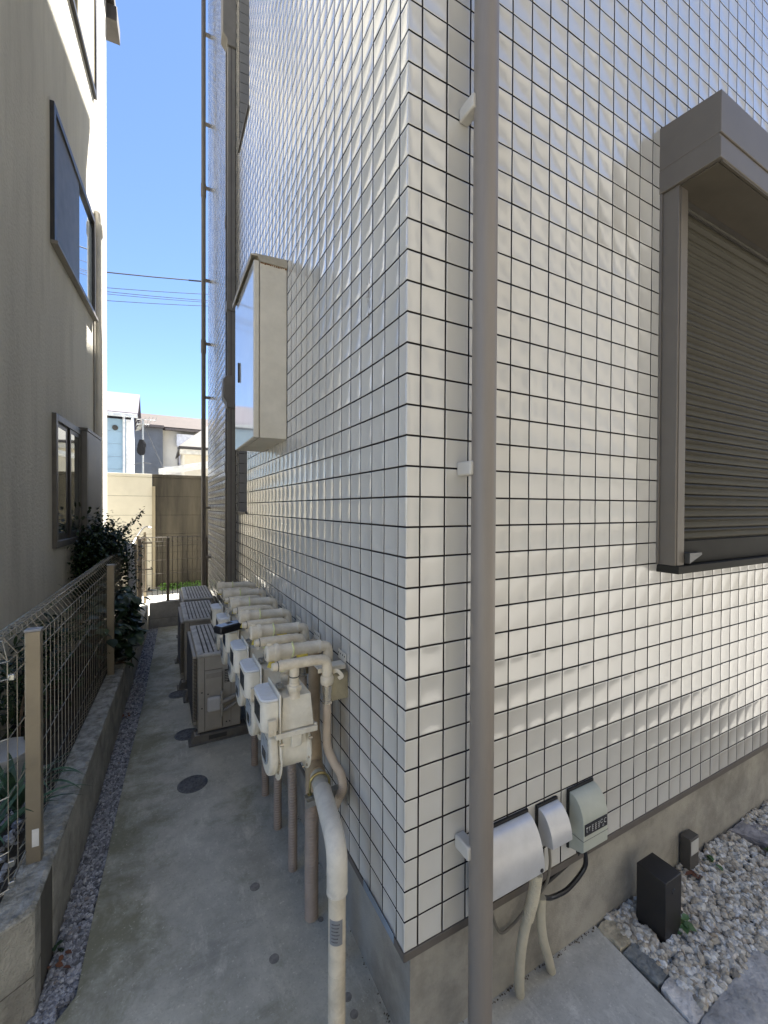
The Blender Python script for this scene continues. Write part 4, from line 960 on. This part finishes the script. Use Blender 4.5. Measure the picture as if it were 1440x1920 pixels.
# dark hedge-like growth behind the near part of the fence
hg = thing('shade_shrub', 'dense dark shrub filling the strip behind the mesh fence', 'shrub', (-1.55, 2.6, ZT-.05))
lf = MB(); tw = MB()
for k in range(16):
    x, y, z = -1.52+rg.uniform(-.14,.12), 1.95+1.6*k/16+rg.uniform(-.1,.1), rg.uniform(.1,.50); stem(tw, [(x,y,ZT-.05),(x+rg.uniform(-.05,.05),y,z*.5),(x+.03,y+.03,z)], .008, .003)
    for j in range(80): leafquad(lf, (x+rg.gauss(0,.09), y+rg.gauss(0,.13), z+rg.gauss(0,.13)), rg.uniform(.04,.075), rg.uniform(.009,.016), rg, .9)
tw.build('stem', BARK, hg, smooth=True); lf.build('foliage', LEAF, hg, smooth=True)
# strap-leaved plants
def strap(name, lbl, x, y, n_, hh, rg, seed):
    th_ = thing(name, lbl, 'plant', (x, y, ZT-.05), group='strap-leaved plants behind the mesh fence'); m = MB(); rr = random.Random(seed)
    for k in range(n_):
        a = rr.uniform(0, 6.28); l = hh*rr.uniform(.7, 1.25); sp_ = rr.uniform(.35, .8); wd = rr.uniform(.009, .016); V = []; F = []
        dv = Vector((math.cos(a), math.sin(a), 0)); sv = Vector((-math.sin(a), math.cos(a), 0)); N_ = 9
        for i in range(N_+1):
            t = i/N_; p = Vector((x, y, ZT-.05))+dv*(l*sp_*t)+Vector((0, 0, l*(t*1.15-.72*sp_*1.5*t*t))); wv = wd*(1-t**2.2)+.0008
            V += [p-sv*wv+Vector((0,0,wv*.35)), p, p+sv*wv+Vector((0,0,wv*.35))]
        for i in range(N_): o = 3*i; F += [(o,o+1,o+4,o+3),(o+1,o+2,o+5,o+4)]
        m.add(V, F)
    m.build('foliage', STRAP, th_, smooth=True)
strap('strap_plant', 'strap-leaved green plant in the fence corner, left of the nearest bronze post', -1.42, 1.28, 22, .50, rg, 1)
strap('strap_plant', 'strap-leaved green plant just right of the nearest bronze post, behind the mesh', -1.36, 1.62, 20, .52, rg, 2)
strap('strap_plant', 'low strap-leaved plant at the outer turn of the mesh fence', -1.52, .95, 18, .42, rg, 3)
pt = thing('planter_pot', 'pale round planter pot behind the mesh fence beside the nearest bronze post', 'plant pot', (-1.50, 1.90, ZT-.05))
MB().tube([(-1.5,1.9,ZT-.05),(-1.5,1.9,.04),(-1.5,1.9,.07),(-1.5,1.9,.09),(-1.5,1.9,.09)], [.11,.135,.15,.15,.135], 28).build('body', POTW, pt, smooth=True, angle=40)
MB().cyl((-1.5,1.9,.075),(-1.5,1.9,.080),.13).build('pot_soil', SOIL, pt)
gr = MB()
for k in range(1500): rock(gr, (-1.30-rg.random()*.75, .55+rg.random()*1.5, ZT-.05+rg.uniform(0,.01)), rg.uniform(.009,.016), rg, .7, low=True)
tag(gr.build('gravel', GRAV), 'grey gravel behind the mesh fence', 'gravel', kind='stuff')
# white cloth over the fence
cl = MB(); n1, n2 = 18, 10; V = []; F = []
for i in range(n1+1):
    for j in range(n2+1):
        u, v = i/n1, j/n2; y = 4.62+.62*u; x = FP(y-1.134, .012)[0]+.020*math.sin(u*19+.6*v)+.014*math.sin(u*33)*v+.02*v
        V.append((x, y, .985-v*(.78+.05*math.sin(u*9)+.04*math.sin(u*23))))
for i in range(n1):
    for j in range(n2): a = i*(n2+1)+j; F.append((a, a+1, a+n2+2, a+n2+1))
clo = cl.add(V, F).build('white_cloth', CLOTHW, None, smooth=True); md = clo.modifiers.new('thick', 'SOLIDIFY'); md.thickness = .004
tag(clo, 'white cloth hung over the far part of the mesh fence', 'cloth')

# ================================================================== far end: ground, grass, walls and houses
sheet('yard_ground', [(-6,6.58),(6,6.58),(6,14),(-6,14)], -.30, FARG)
fy = 9.07
FWC = mat('far_wall_cream', (.60,.565,.47), rough=.9, var=.04, vscale=2, bump=.1)
FWD = mat('far_wall_stained', (.095,.083,.062), rough=.95, col2=(.026,.023,.018), vscale=2.4, streak=True, bump=.3, bscale=60, stain=(.15,.13,.09), stscale=3.0, stamt=.5)
fwl = thing('garden_wall', 'cream board-jointed garden wall, left half at the end of the passage', 'wall', (-2, fy, -.3))
fwr = thing('garden_wall', 'dark weather-stained garden wall beside the cream one', 'wall', (.2, fy, -.3))
def boards(par, x0, x1, m, zt=2.16):
    mb = MB(); z = -.35; hs = []
    z1 = zt-.07
    zz = z1
    while zz > -.35:
        lo_ = max(-.35, zz-.405); mb.box(x0, x1, fy, fy+.09, lo_+.005, zz); zz -= .405
    mb.build('board', m, par, bevel=.005)
    MB().box(x0, x1, fy+.005, fy+.08, -.35, z1).build('backing', GROUT, par)
    MB().box(x0, x1, fy-.02, fy+.11, z1+.003, zt).build('coping', m, par, bevel=.006)
boards(fwl, -6, -.862, FWC); boards(fwr, -.858, 6, FWD)
MB().box(-.862, -.80, fy-.03, fy-.001, -.35, 1.9).build('pilaster', mat('pilaster_tan', (.36,.31,.215), rough=.9, var=.15, vscale=3, streak=True), fwr, bevel=.004)
gs = MB()
for k in range(2600): leafquad(gs, (rg.uniform(-.72, 3), fy-.03-abs(rg.gauss(0,.20)), -.30+rg.uniform(0,.10)), rg.uniform(.05,.11), rg.uniform(.010,.020), rg, 1.2, seg=1)
tag(gs.build('grass', GRASS), 'bright green grass at the foot of the stained wall', 'grass', kind='stuff')
# pale blue house with purple roof
bh = thing('blue_house', 'pale blue sided house with a light purple roof beyond the garden wall', 'house', (-2.5, 16, 0))
BLUE = mat('pale_blue_siding', (.27,.40,.52), rough=.6, var=.02); WHT = mat('white_trim', (.74,.75,.76), rough=.6)
MB().box(-7, -1.62, 16, 18.4, -.3, 4.50).build('wall', WHT, bh)
m = MB()
for k in range(11): m.box(-7, -1.76, 15.97, 15.998, -.3+.437*k, -.3+.437*k+.43)
m.build('siding', BLUE, bh, bevel=.004)
MB().box(-1.76, -1.62, 15.96, 15.999, -.3, 4.5).build('corner_trim', WHT, bh)
rf = MB(); zz = lambda d: [(-7,15.55,4.58+d),(-1.385,15.55,4.60+d),(-1.385,17.2,5.63+d),(-7,17.2,5.60+d),(-7,18.9,4.58+d),(-1.385,18.9,4.6+d)]
rf.add(zz(0)+zz(.07), [(0,3,2,1),(3,4,5,2),(6,7,8,9),(9,8,11,10),(0,1,7,6),(1,2,8,7),(2,5,11,8)])
rf.build('roof', mat('purple_roof', (.075,.065,.085), rough=.6, var=.04), bh)
MB().add([(-1.615,16,4.5),(-1.615,18.4,4.5),(-1.615,17.2,5.5)], [(0,1,2)]).build('gable', WHT, bh)
MB().box(-7, -1.40, 15.44, 15.545, 4.50, 4.62).build('gutter', mat('gutter_white', (.6,.62,.64), rough=.5), bh, bevel=.01)
MB().tube([(-1.82,15.92,4.6),(-1.82,15.92,-.3)], .04, 10).build('downspout', WHT, bh)
MB().tube([(-2.08,15.93,4.18),(-2.08,15.97,4.18)], .09, 16).build('vent', ACDARK, bh)
# long house with brown roof
gh = thing('brown_roof_house', 'long house with brown roof, grey bay and white wall beyond the garden wall', 'house', (0, 21, 0))
MB().box(-1.85, 9, 22, 27, -.3, 5.20).build('wall', mat('offwhite_wall', (.66,.64,.58), rough=.8, var=.03), gh)
MB().box(-1.85, -.60, 21.7, 21.998, -.3, 5.28).build('grey_bay', mat('slate_wall', (.16,.175,.195), rough=.8, var=.1, vscale=2), gh)
rf = MB(); rf.add([(-1.9,21.5,5.20),(9,21.5,5.20),(9,24.5,6.3),(-1.9,24.5,6.3),(-1.9,21.5,5.30),(9,21.5,5.30),(9,24.5,6.42),(-1.9,24.5,6.42),(-1.9,27.4,5.3),(9,27.4,5.3)], [(0,3,2,1),(4,5,6,7),(0,1,5,4),(0,4,7,3),(7,6,9,8)])
rf.build('roof', mat('brown_roof', (.042,.028,.022), rough=.8, var=.15, vscale=4), gh)
MB().box(-1.9, -.55, 21.42, 21.5, 5.22, 5.34).box(-.5, 9, 21.40, 21.5, 5.14, 5.24).build('gutter', mat('gutter_dark', (.14,.12,.11), rough=.6), gh)
MB().box(.0, 3, 21.6, 21.9, 4.42, 5.02).build('balcony_screen', mat('white_screen', (.70,.72,.78), rough=.5), gh)
f = MB().box(.05, .09, 21.93, 21.999, 3.5, 4.38).box(.50, .56, 21.93, 21.999, 3.5, 4.38).box(.05, .56, 21.93, 21.999, 3.46, 3.54).box(.05, .56, 21.93, 21.999, 4.3, 4.42); wo = f.build('window', FRD, gh)
MB().box(.09, .50, 21.96, 21.99, 3.54, 4.30).build('pane', mat('curtained_pane', (.5,.5,.55), rough=.1), wo)
MB().tube([(-.55,21.6,3.25),(.05,21.6,3.25)], .02, 6).tube([(-.55,21.6,3.4),(.05,21.6,3.4)], .02, 6).tube([(-.5,21.6,3.1),(-.5,21.6,3.4)], .02, 6).tube([(.0,21.6,3.1),(.0,21.6,3.4)], .02, 6).build('railing', WHT, gh)
# small house nearer
sh_ = thing('small_house', 'small cream house with dark eaves peeping out beside the brown downpipe', 'house', (1, 16, 0))
MB().box(.10, 4, 16.5, 20, -.3, 3.75).build('wall', mat('cream_wall', (.66,.60,.48), rough=.8, var=.03), sh_)
rf = MB(); rf.add([(-.10,16.1,3.62),(4.2,16.1,3.62),(4.2,18,4.9),(1.2,18,4.9),(-.10,16.1,3.72),(4.2,16.1,3.72),(4.2,18,5.0),(1.2,18,5.0),(-.10,20.2,3.62),(-.10,20.2,3.72)], [(0,3,2,1),(4,5,6,7),(0,1,5,4),(0,4,7,3),(0,8,3),(4,7,9),(0,8,9,4)])
rf.build('roof', mat('dark_roof', (.045,.038,.034), rough=.7), sh_)
MB().box(-.06, 4.1, 16.15, 16.5, 3.45, 3.62).build('eaves', mat('eave_white', (.6,.57,.5), rough=.8), sh_)
pr_ = thing('carport_roof', 'sloping white carport roof edge just above the garden wall', 'carport', (.5, 12, 0))
MB().add([(-.75,12.4,2.47),(3,12.4,3.30),(3,12.4,3.38),(-.75,12.4,2.55),(-.75,14.5,2.47),(3,14.5,3.30),(3,14.5,3.38),(-.75,14.5,2.55)], [(0,1,2,3),(7,6,5,4),(0,4,5,1),(3,2,6,7),(0,3,7,4)]).build('roof', WHT, pr_)
for x in (-.6, 2.8): MB().tube([(x,13,-.3),(x,13,2.6 if x < 0 else 3.3)], .04, 8).build('post', WHT, pr_)
# antenna mast with a black garment
an = thing('antenna_mast', 'thin antenna mast with several aerials before the grey bay', 'antenna', (-1.15, 14, 0))
MB().tube([(-1.187,14,-.3),(-1.187,14,4.2)], .028, 8).build('mast', STEEL, an, smooth=True)
for z, dx, L_ in ((4.17, .36, .9), (4.02, .18, .7), (3.88, -.05, .4)):
    m = MB(); m.tube([(-1.187-.16,14,z+.02),(-1.187+dx,14+.1,z+.06)], .014, 6)
    for k in range(6): t = k/5; x = -1.187-.16+(dx+.16)*t; m.tube([(x,14-.14+.02*k,z+.02+.04*t),(x,14+.14,z+.02+.04*t)], .008, 5); m.tube([(x-.03,14,z-.06+.04*t),(x+.03,14,z+.10+.04*t)], .008, 5)
    m.build('aerial', WIREB, an)
MB().tube([(-1.187,14,4.1),(-.45,14.4,2.3)], .010, 5).tube([(-1.187,14,2.85),(-1.5,14.2,2.76)], .012, 5).tube([(-1.187,14,2.85),(-.95,13.8,2.80)], .012, 5).build('stay_wire', mat('stay_dark', (.1,.1,.1), rough=.6), an)
jk = MB(); V = []; F = []; n1, n2 = 10, 8
for j in range(n2+1):
    v = j/n2; wj = (.06+.055*min(1, v*3))*(1 if v < .9 else .9)
    for i in range(n1):
        a = 2*math.pi*i/n1; V.append((-1.225+wj*math.cos(a)*(1+.16*math.sin(3*a+v*5)), 13.93+.05*math.sin(a), 3.55-.44*v+.05*math.sin(2*a+1)*v))
for j in range(n2):
    for i in range(n1): F.append((j*n1+i, j*n1+(i+1)%n1, (j+1)*n1+(i+1)%n1, (j+1)*n1+i))
F.append(tuple(range(n1)))
tag(jk.add(V, F).build('black_garment', CLOTHB, None, smooth=True), 'black garment hanging on the antenna mast', 'garment')
# overhead wires
WL = ['uppermost and thickest overhead cable across the sky', 'second overhead cable from the top', 'third overhead cable from the top, crossing the fourth', 'fourth overhead cable from the top', 'lowest overhead cable across the sky']
for i, (za, zb, r) in enumerate([(15.998, 16.896, .036), (15.042, 16.024, .018), (14.80, 15.60, .018), (14.66, 15.478, .016), (14.25, 15.224, .018)]):
    sl_ = (zb-za)/(2.117+3.551); pts = [(x, 30, za+sl_*(x+3.551)+.00035*(x+.7)**2*10-.02) for x in np.linspace(-40, 40, 40)]
    o = MB().tube(pts, r, 6).build('overhead_cable', mat('cable_black', (.03,.03,.035), rough=.6)); tag(o, WL[i], 'cable', 'overhead cables across the sky')
    if i == 0:
        m = MB()
        for k in range(30): t = k/29; x = 1.0+1.1*t; m.tube([(x, 29.96, za+sl_*(x+3.551)-.03), (x+.02, 30.04, za+sl_*(x+3.551)-.01)], .045, 6)
        m.build('cable_splice', mat('cable_black', (.03,.03,.035)), o)

# ================================================================== service boxes on the front wall
def hood_box(name, lbl, cat, x0, x1, prof, m, back):
    t = thing(name, lbl, cat, (x0, 0, prof[-1][1]))
    MB().prism(prof, 0, x0, x1).build('cover', m, t, smooth=True, angle=28, bevel=.0015)
    MB().box(x0-.004, x1+.003, -.010, -.0008, back[0], back[1]).build('gasket', GASKET, t)
    return t
def arc_prof(zt, d, zb, bulge, back, n=12):
    P = [(-.0105, zt)]
    for k in range(1, n+1):
        a = math.pi/2*k/n; P.append((-.0105-(d-.0105)*math.sin(a)**(1/bulge), zb+(zt-zb)*math.cos(a)))
    return P+[(-d*.55, zb-.012), (-.0105, back)]
b1 = hood_box('service_box', 'largest silver hood box, half hidden behind the thick downpipe', 'service box', .292, .551, arc_prof(.288, .094, .118, .95, .02), SILVER, (.012, .297))
MB().cyl((.534,-.0935,.130),(.534,-.0965,.130),.007, seg=12).build('screw', BLACK, b1)
b2 = hood_box('service_box', 'small silver hood box between the large silver and the grey-green one', 'service box', .607, .717, arc_prof(.284, .083, .168, .95, .139), SILVER, (.134, .292))
pr3 = [(-.0105,.290)]+[(-.0105-.067*math.sin(math.pi/2*k/10), .188+.102*math.cos(math.pi/2*k/10)) for k in range(1, 11)]+[(-.0785,.083),(-.0725,.076),(-.0105,.058)]
b3 = hood_box('service_box', 'grey-green rounded outlet box with a black symbol panel', 'service box', .79, .942, pr3, GREYGR, (.055, .298))
MB().box(.796, .936, -.0815, -.0783, .148, .193).build('symbol_panel', BLACK, b3, bevel=.001)
MB().box(.7875, .9445, -.0795, -.012, .126, .1275).build('cover_seam', mat('seam_grey', (.2,.21,.19)), b3)
g = MB(); yf_ = -.0822
def stroke(a, b, wd=.0017):
    a = Vector((a[0], 0, a[1])); b = Vector((b[0], 0, b[1])); d = (b-a).normalized(); s = Vector((-d.z, 0, d.x))*wd/2
    g.add([tuple(a-s)[0:1]+(yf_,)+tuple(a-s)[2:], tuple(b-s)[0:1]+(yf_,)+tuple(b-s)[2:], tuple(b+s)[0:1]+(yf_,)+tuple(b+s)[2:], tuple(a+s)[0:1]+(yf_,)+tuple(a+s)[2:]], [(0,1,2,3)])
X0 = .801; zc_ = .171
stroke((X0,zc_+.010),(X0+.010,zc_+.010),.003); stroke((X0+.003,zc_-.006),(X0+.003,zc_+.010)); stroke((X0+.003,zc_-.006),(X0+.009,zc_-.006)); stroke((X0+.014,zc_+.010),(X0+.026,zc_+.010)); stroke((X0+.020,zc_+.010),(X0+.020,zc_-.006))
for q in (X0+.034, X0+.054, X0+.074):
    for dz in (.012, .004, -.004, -.012): stroke((q, zc_+dz), (q+.010, zc_+dz), .0013)
    stroke((q+.005,zc_+.012),(q+.005,zc_-.012))
ringp = [(X0+.096+.007*math.cos(t), zc_+.008+.007*math.sin(t)) for t in np.linspace(.6, 5.6, 10)]
for a, b in zip(ringp, ringp[1:]): stroke(a, b)
ringp = [(X0+.121+.009*math.cos(t), zc_+.004+.009*math.sin(t)) for t in np.linspace(.9, 5.2, 10)]
for a, b in zip(ringp, ringp[1:]): stroke(a, b)
ringp = [(X0+.106+.005*math.cos(t), zc_-.012+.004*math.sin(t)) for t in np.linspace(0, 6.28, 9)]
for a, b in zip(ringp, ringp[1:]): stroke(a, b, .001)
g.build('symbol_print', WHITE, b3)
# tubes and cables below them
t1 = thing('service_tube', 'long beige tube curving from the largest silver box down to the concrete', 'tube', (.53, -.03, G))
pth = catmull([(.545,-.062,.09),(.527,-.060,.0),(.500,-.045,-.12),(.490,-.035,-.23),(.508,-.015,-.35),(.558,.030,-.475)], 14)
MB().tube(pth, .0185, 16).build('tube', PVCB, t1, smooth=True)
corrugated(MB(), pth[:24], .0205, .008, .0028).build('ribbed_sleeve', PVCB, t1, smooth=True, angle=80)
t2 = tag(MB().tube(catmull([(.640,.0,-.092),(.634,-.004,-.18),(.650,-.004,-.27),(.690,.005,-.37),(.740,.030,-.475)], 10), .0185, 16).build('service_tube', PVCB, None, smooth=True), 'short open beige tube with a black cable entering its top', 'tube')
c1 = tag(MB().tube(catmull([(.880,-.030,.07),(.900,-.005,.0),(.905,.0,-.08),(.83,.02,-.155),(.73,.02,-.150),(.655,.0,-.105),(.640,.0,-.12)], 10), .0095, 10).build('black_cable', BLACK, None, smooth=True), 'black cable looping from the grey-green box into the short beige tube', 'cable')
c2 = tag(MB().tube(catmull([(.868,-.030,.07),(.865,.0,.0),(.80,.035,-.075),(.68,.045,-.105),(.58,.05,-.06),(.535,.055,-.01)], 10), .0085, 10).build('black_cable', BLACK, None, smooth=True), 'black cable running from the grey-green box behind the long beige tube', 'cable')
c3 = tag(MB().tube(catmull([(.640,-.035,.15),(.648,-.035,.06),(.640,-.02,-.03),(.600,.02,-.12),(.54,.05,-.20),(.47,.05,-.20),(.43,.055,-.10),(.42,.06,.0)], 10), .0055, 8).build('grey_cable', mat('grey_cable', (.17,.155,.13), rough=.5), None, smooth=True), 'thin grey cable dropping from the small silver box', 'cable')

rg = random.Random(5); cr_ = MB()
for k in range(230):
    if k < 120: x, y, z = .10+.97*rg.random(), .062-abs(rg.gauss(0,.006)), G+.008
    else: x, y, z = .062-abs(rg.gauss(0,.008)), .08+3.0*rg.random()**1.5, G+.002
    rock(cr_, (x, y, z), rg.uniform(.0012,.0036), rg, .6, low=True)
tag(cr_.build('dirt_crumbs', mat('dirt_brown', (.12,.10,.075), rough=1, island=.4)), 'dark dirt crumbs gathered along the foot of the foundation', 'dirt', kind='stuff')

# ================================================================== pebble bed, edging, lights at the right
gP = G+.012
sheet('pebble_bed', [(1.06,.08),(3.8,.08),(3.8,-.6),(1.04,-.6)], G-.012, mat('bed_brown', (.12,.10,.08), rough=1))
PEB = ramp_mat('pale_pebble', [(0, (.27,.235,.19)), (.12, (.43,.385,.31)), (.4, (.54,.50,.425)), (.7, (.60,.585,.535)), (.9, (.72,.715,.69)), (1, (.46,.37,.26))], bscale=70, bump=.5)
rg = random.Random(21); pb = MB()
for layer, n_ in ((0, 1700), (1, 2300)):
    for k in range(n_):
        x = 1.15+1.9*rg.random()**1.15; y = rg.uniform(-.345+(0 if x < 1.5 else .0), .055)
        if x < 1.19 and y > -.05: pass
        if 1.265 < x < 1.405 and -.14 < y < .0: continue
        if 2.30 < x < 2.46 and -.15 < y: continue
        s = rg.uniform(.0115, .0235)
        rock(pb, (x, y, gP-.018+layer*.016+rg.uniform(-.004, .006)), s, rg, .7)
tag(pb.build('pebbles', PEB), 'bed of pale angular pebbles at the foot of the front wall', 'pebbles', kind='stuff')
# edging and flag stones
def flag(lbl, pts, z, m, seed, h=.035):
    rr = random.Random(seed); P = []
    n = len(pts)
    for i in range(n):
        a = Vector(pts[i]); b = Vector(pts[(i+1)%n]); k_ = max(2, int((b-a).length/.03))
        for k in range(k_): P.append(a+(b-a)*(k/k_)+Vector((rr.uniform(-.004,.004), rr.uniform(-.004,.004))))
    c = sum(P, Vector((0,0)))/len(P); mb = MB(); N_ = len(P); V = []
    for sc_, dz in ((1, -h), (1, -.004), (.975, 0), (.55, .0015)): V += [(c.x+(p.x-c.x)*sc_, c.y+(p.y-c.y)*sc_, z+dz+(rr.uniform(-.0012,.0012) if dz > -.01 else 0)) for p in P]
    V.append((c.x, c.y, z+.001)); F = []
    for r_ in range(3): F += [(r_*N_+i, r_*N_+(i+1)%N_, (r_+1)*N_+(i+1)%N_, (r_+1)*N_+i) for i in range(N_)]
    F += [(3*N_+i, 3*N_+(i+1)%N_, 4*N_) for i in range(N_)]
    return tag(mb.add(V, F).build('paving_stone', m, None, smooth=True, angle=30), lbl, 'paving stone', 'stones edging the pebble bed')
flag('brownish mottled edging stone against the foundation', [(1.072,-.062),(1.168,-.062),(1.172,.052),(1.068,.052)], G+.014, STONES[0], 1)
flag('smooth dark grey edging stone between the brownish and the pale one', [(1.072,-.215),(1.166,-.215),(1.168,-.068),(1.072,-.068)], G+.012, STONES[1], 2)
flag('pale grey split edging stone nearest to the viewer', [(1.045,-.36),(1.160,-.345),(1.165,-.222),(1.072,-.222)], G+.013, STONES[2], 3)
flag('large streaked grey flagstone in front of the pebble bed', [(1.02,-.95),(1.62,-.95),(1.60,-.335),(1.17,-.352),(1.045,-.368)], G+.016, FLAG, 4)
flag('dark greenish flagstone right of the large streaked one', [(1.628,-.9),(2.6,-.9),(2.6,-.34),(1.607,-.332)], G+.014, STONES[1], 5)
flag('grey flat stone at the foundation beyond the pebbles', [(2.30,.05),(2.46,.05),(2.62,-.15),(2.38,-.13)], G+.02, STONES[3], 6)
# black bollard
bo = thing('bollard_light', 'black box-shaped bollard standing in the pale pebbles', 'bollard', (1.336, -.07, gP))
MB().box(1.274, 1.402, -.135, -.004, G-.02, -.203).build('body', BOLL, bo, bevel=.003)
MB().tube([(1.336,-.1352,-.262),(1.336,-.1375,-.262)], [.013,.012], 18).build('sensor', BLACK, bo)
gl = thing('garden_lamp', 'small square bronze garden lamp with pale lens near the foundation', 'lamp', (1.81, .04, gP))
MB().box(1.770, 1.855, .006, .055, G-.02, -.292).build('body', LAMPM, gl, bevel=.002)
MB().box(1.776, 1.849, .003, .0055, -.378, -.305).build('lens', DIFF, gl, bevel=.001)
for lbl, x, y, n_ in (('small green weed right beside the black bollard', 1.42, -.135, 9), ('small green weed in the pebbles below the bronze lamp', 1.93, -.03, 5), ('green weed among the pebbles at the right edge', 2.30, -.16, 8)):
    m = MB()
    for k in range(n_): leafquad(m, (x+R.uniform(-.012,.012), y+R.uniform(-.012,.012), gP+.015+R.uniform(0,.02)), R.uniform(.035,.06), R.uniform(.012,.018), R, .5)
    tag(m.build('weed', WEED, None, smooth=True), lbl, 'weed')
m = MB()
for k in range(6): leafquad(m, (1.76+R.uniform(-.03,.03), -.03+R.uniform(-.02,.02), gP+.018), R.uniform(.03,.05), .012, R, .2)
tag(m.build('dead_leaves', DRY, None, smooth=True), 'reddish dead leaves beside the bronze lamp', 'dead leaves')

# ================================================================== the street side behind the camera: seen in the glaze of the tiles, and it throws sunlight back
def street_house(x0, x1, y0, h, lbl, col):
    t = thing('street_house', lbl, 'house', ((x0+x1)/2, y0, G), group='houses across the street')
    MB().box(x0, x1, y0-7, y0, G, h).build('wall', mat('street_wall_%d' % int(x0*10), col, rough=.85, var=.05, vscale=1.5), t)
    MB().box(x0-.3, x1+.3, y0-7.3, y0+.35, h, h+.18).build('roof', FLASH, t)
    x = x0+.9
    while x < x1-1.6:
        for z in (.6, 3.2, 5.8, 8.4):
            if z+1.2 > h: continue
            f = MB(); 
            for q in ((x, x+.06, z, z+1.2), (x+1.34, x+1.4, z, z+1.2), (x+.06, x+1.34, z, z+.06), (x+.06, x+1.34, z+1.14, z+1.2), (x+.67, x+.73, z+.06, z+1.14)): f.box(q[0], q[1], y0+.001, y0+.06, q[2], q[3])
            wo = f.build('window', FRD, t); MB().box(x+.06, x+1.34, y0+.015, y0+.02, z+.06, z+1.14).build('pane', PANE, wo)
        x += 2.6
street_house(-9, -2.2, -6.6, 6.0, 'cream two-storey house across the street, behind the viewer to the left', (.42,.38,.31))
street_house(-2.0, 30, -5.3, 10.2, 'tall tan house across the street, facing the tiled front wall', (.27,.25,.215))
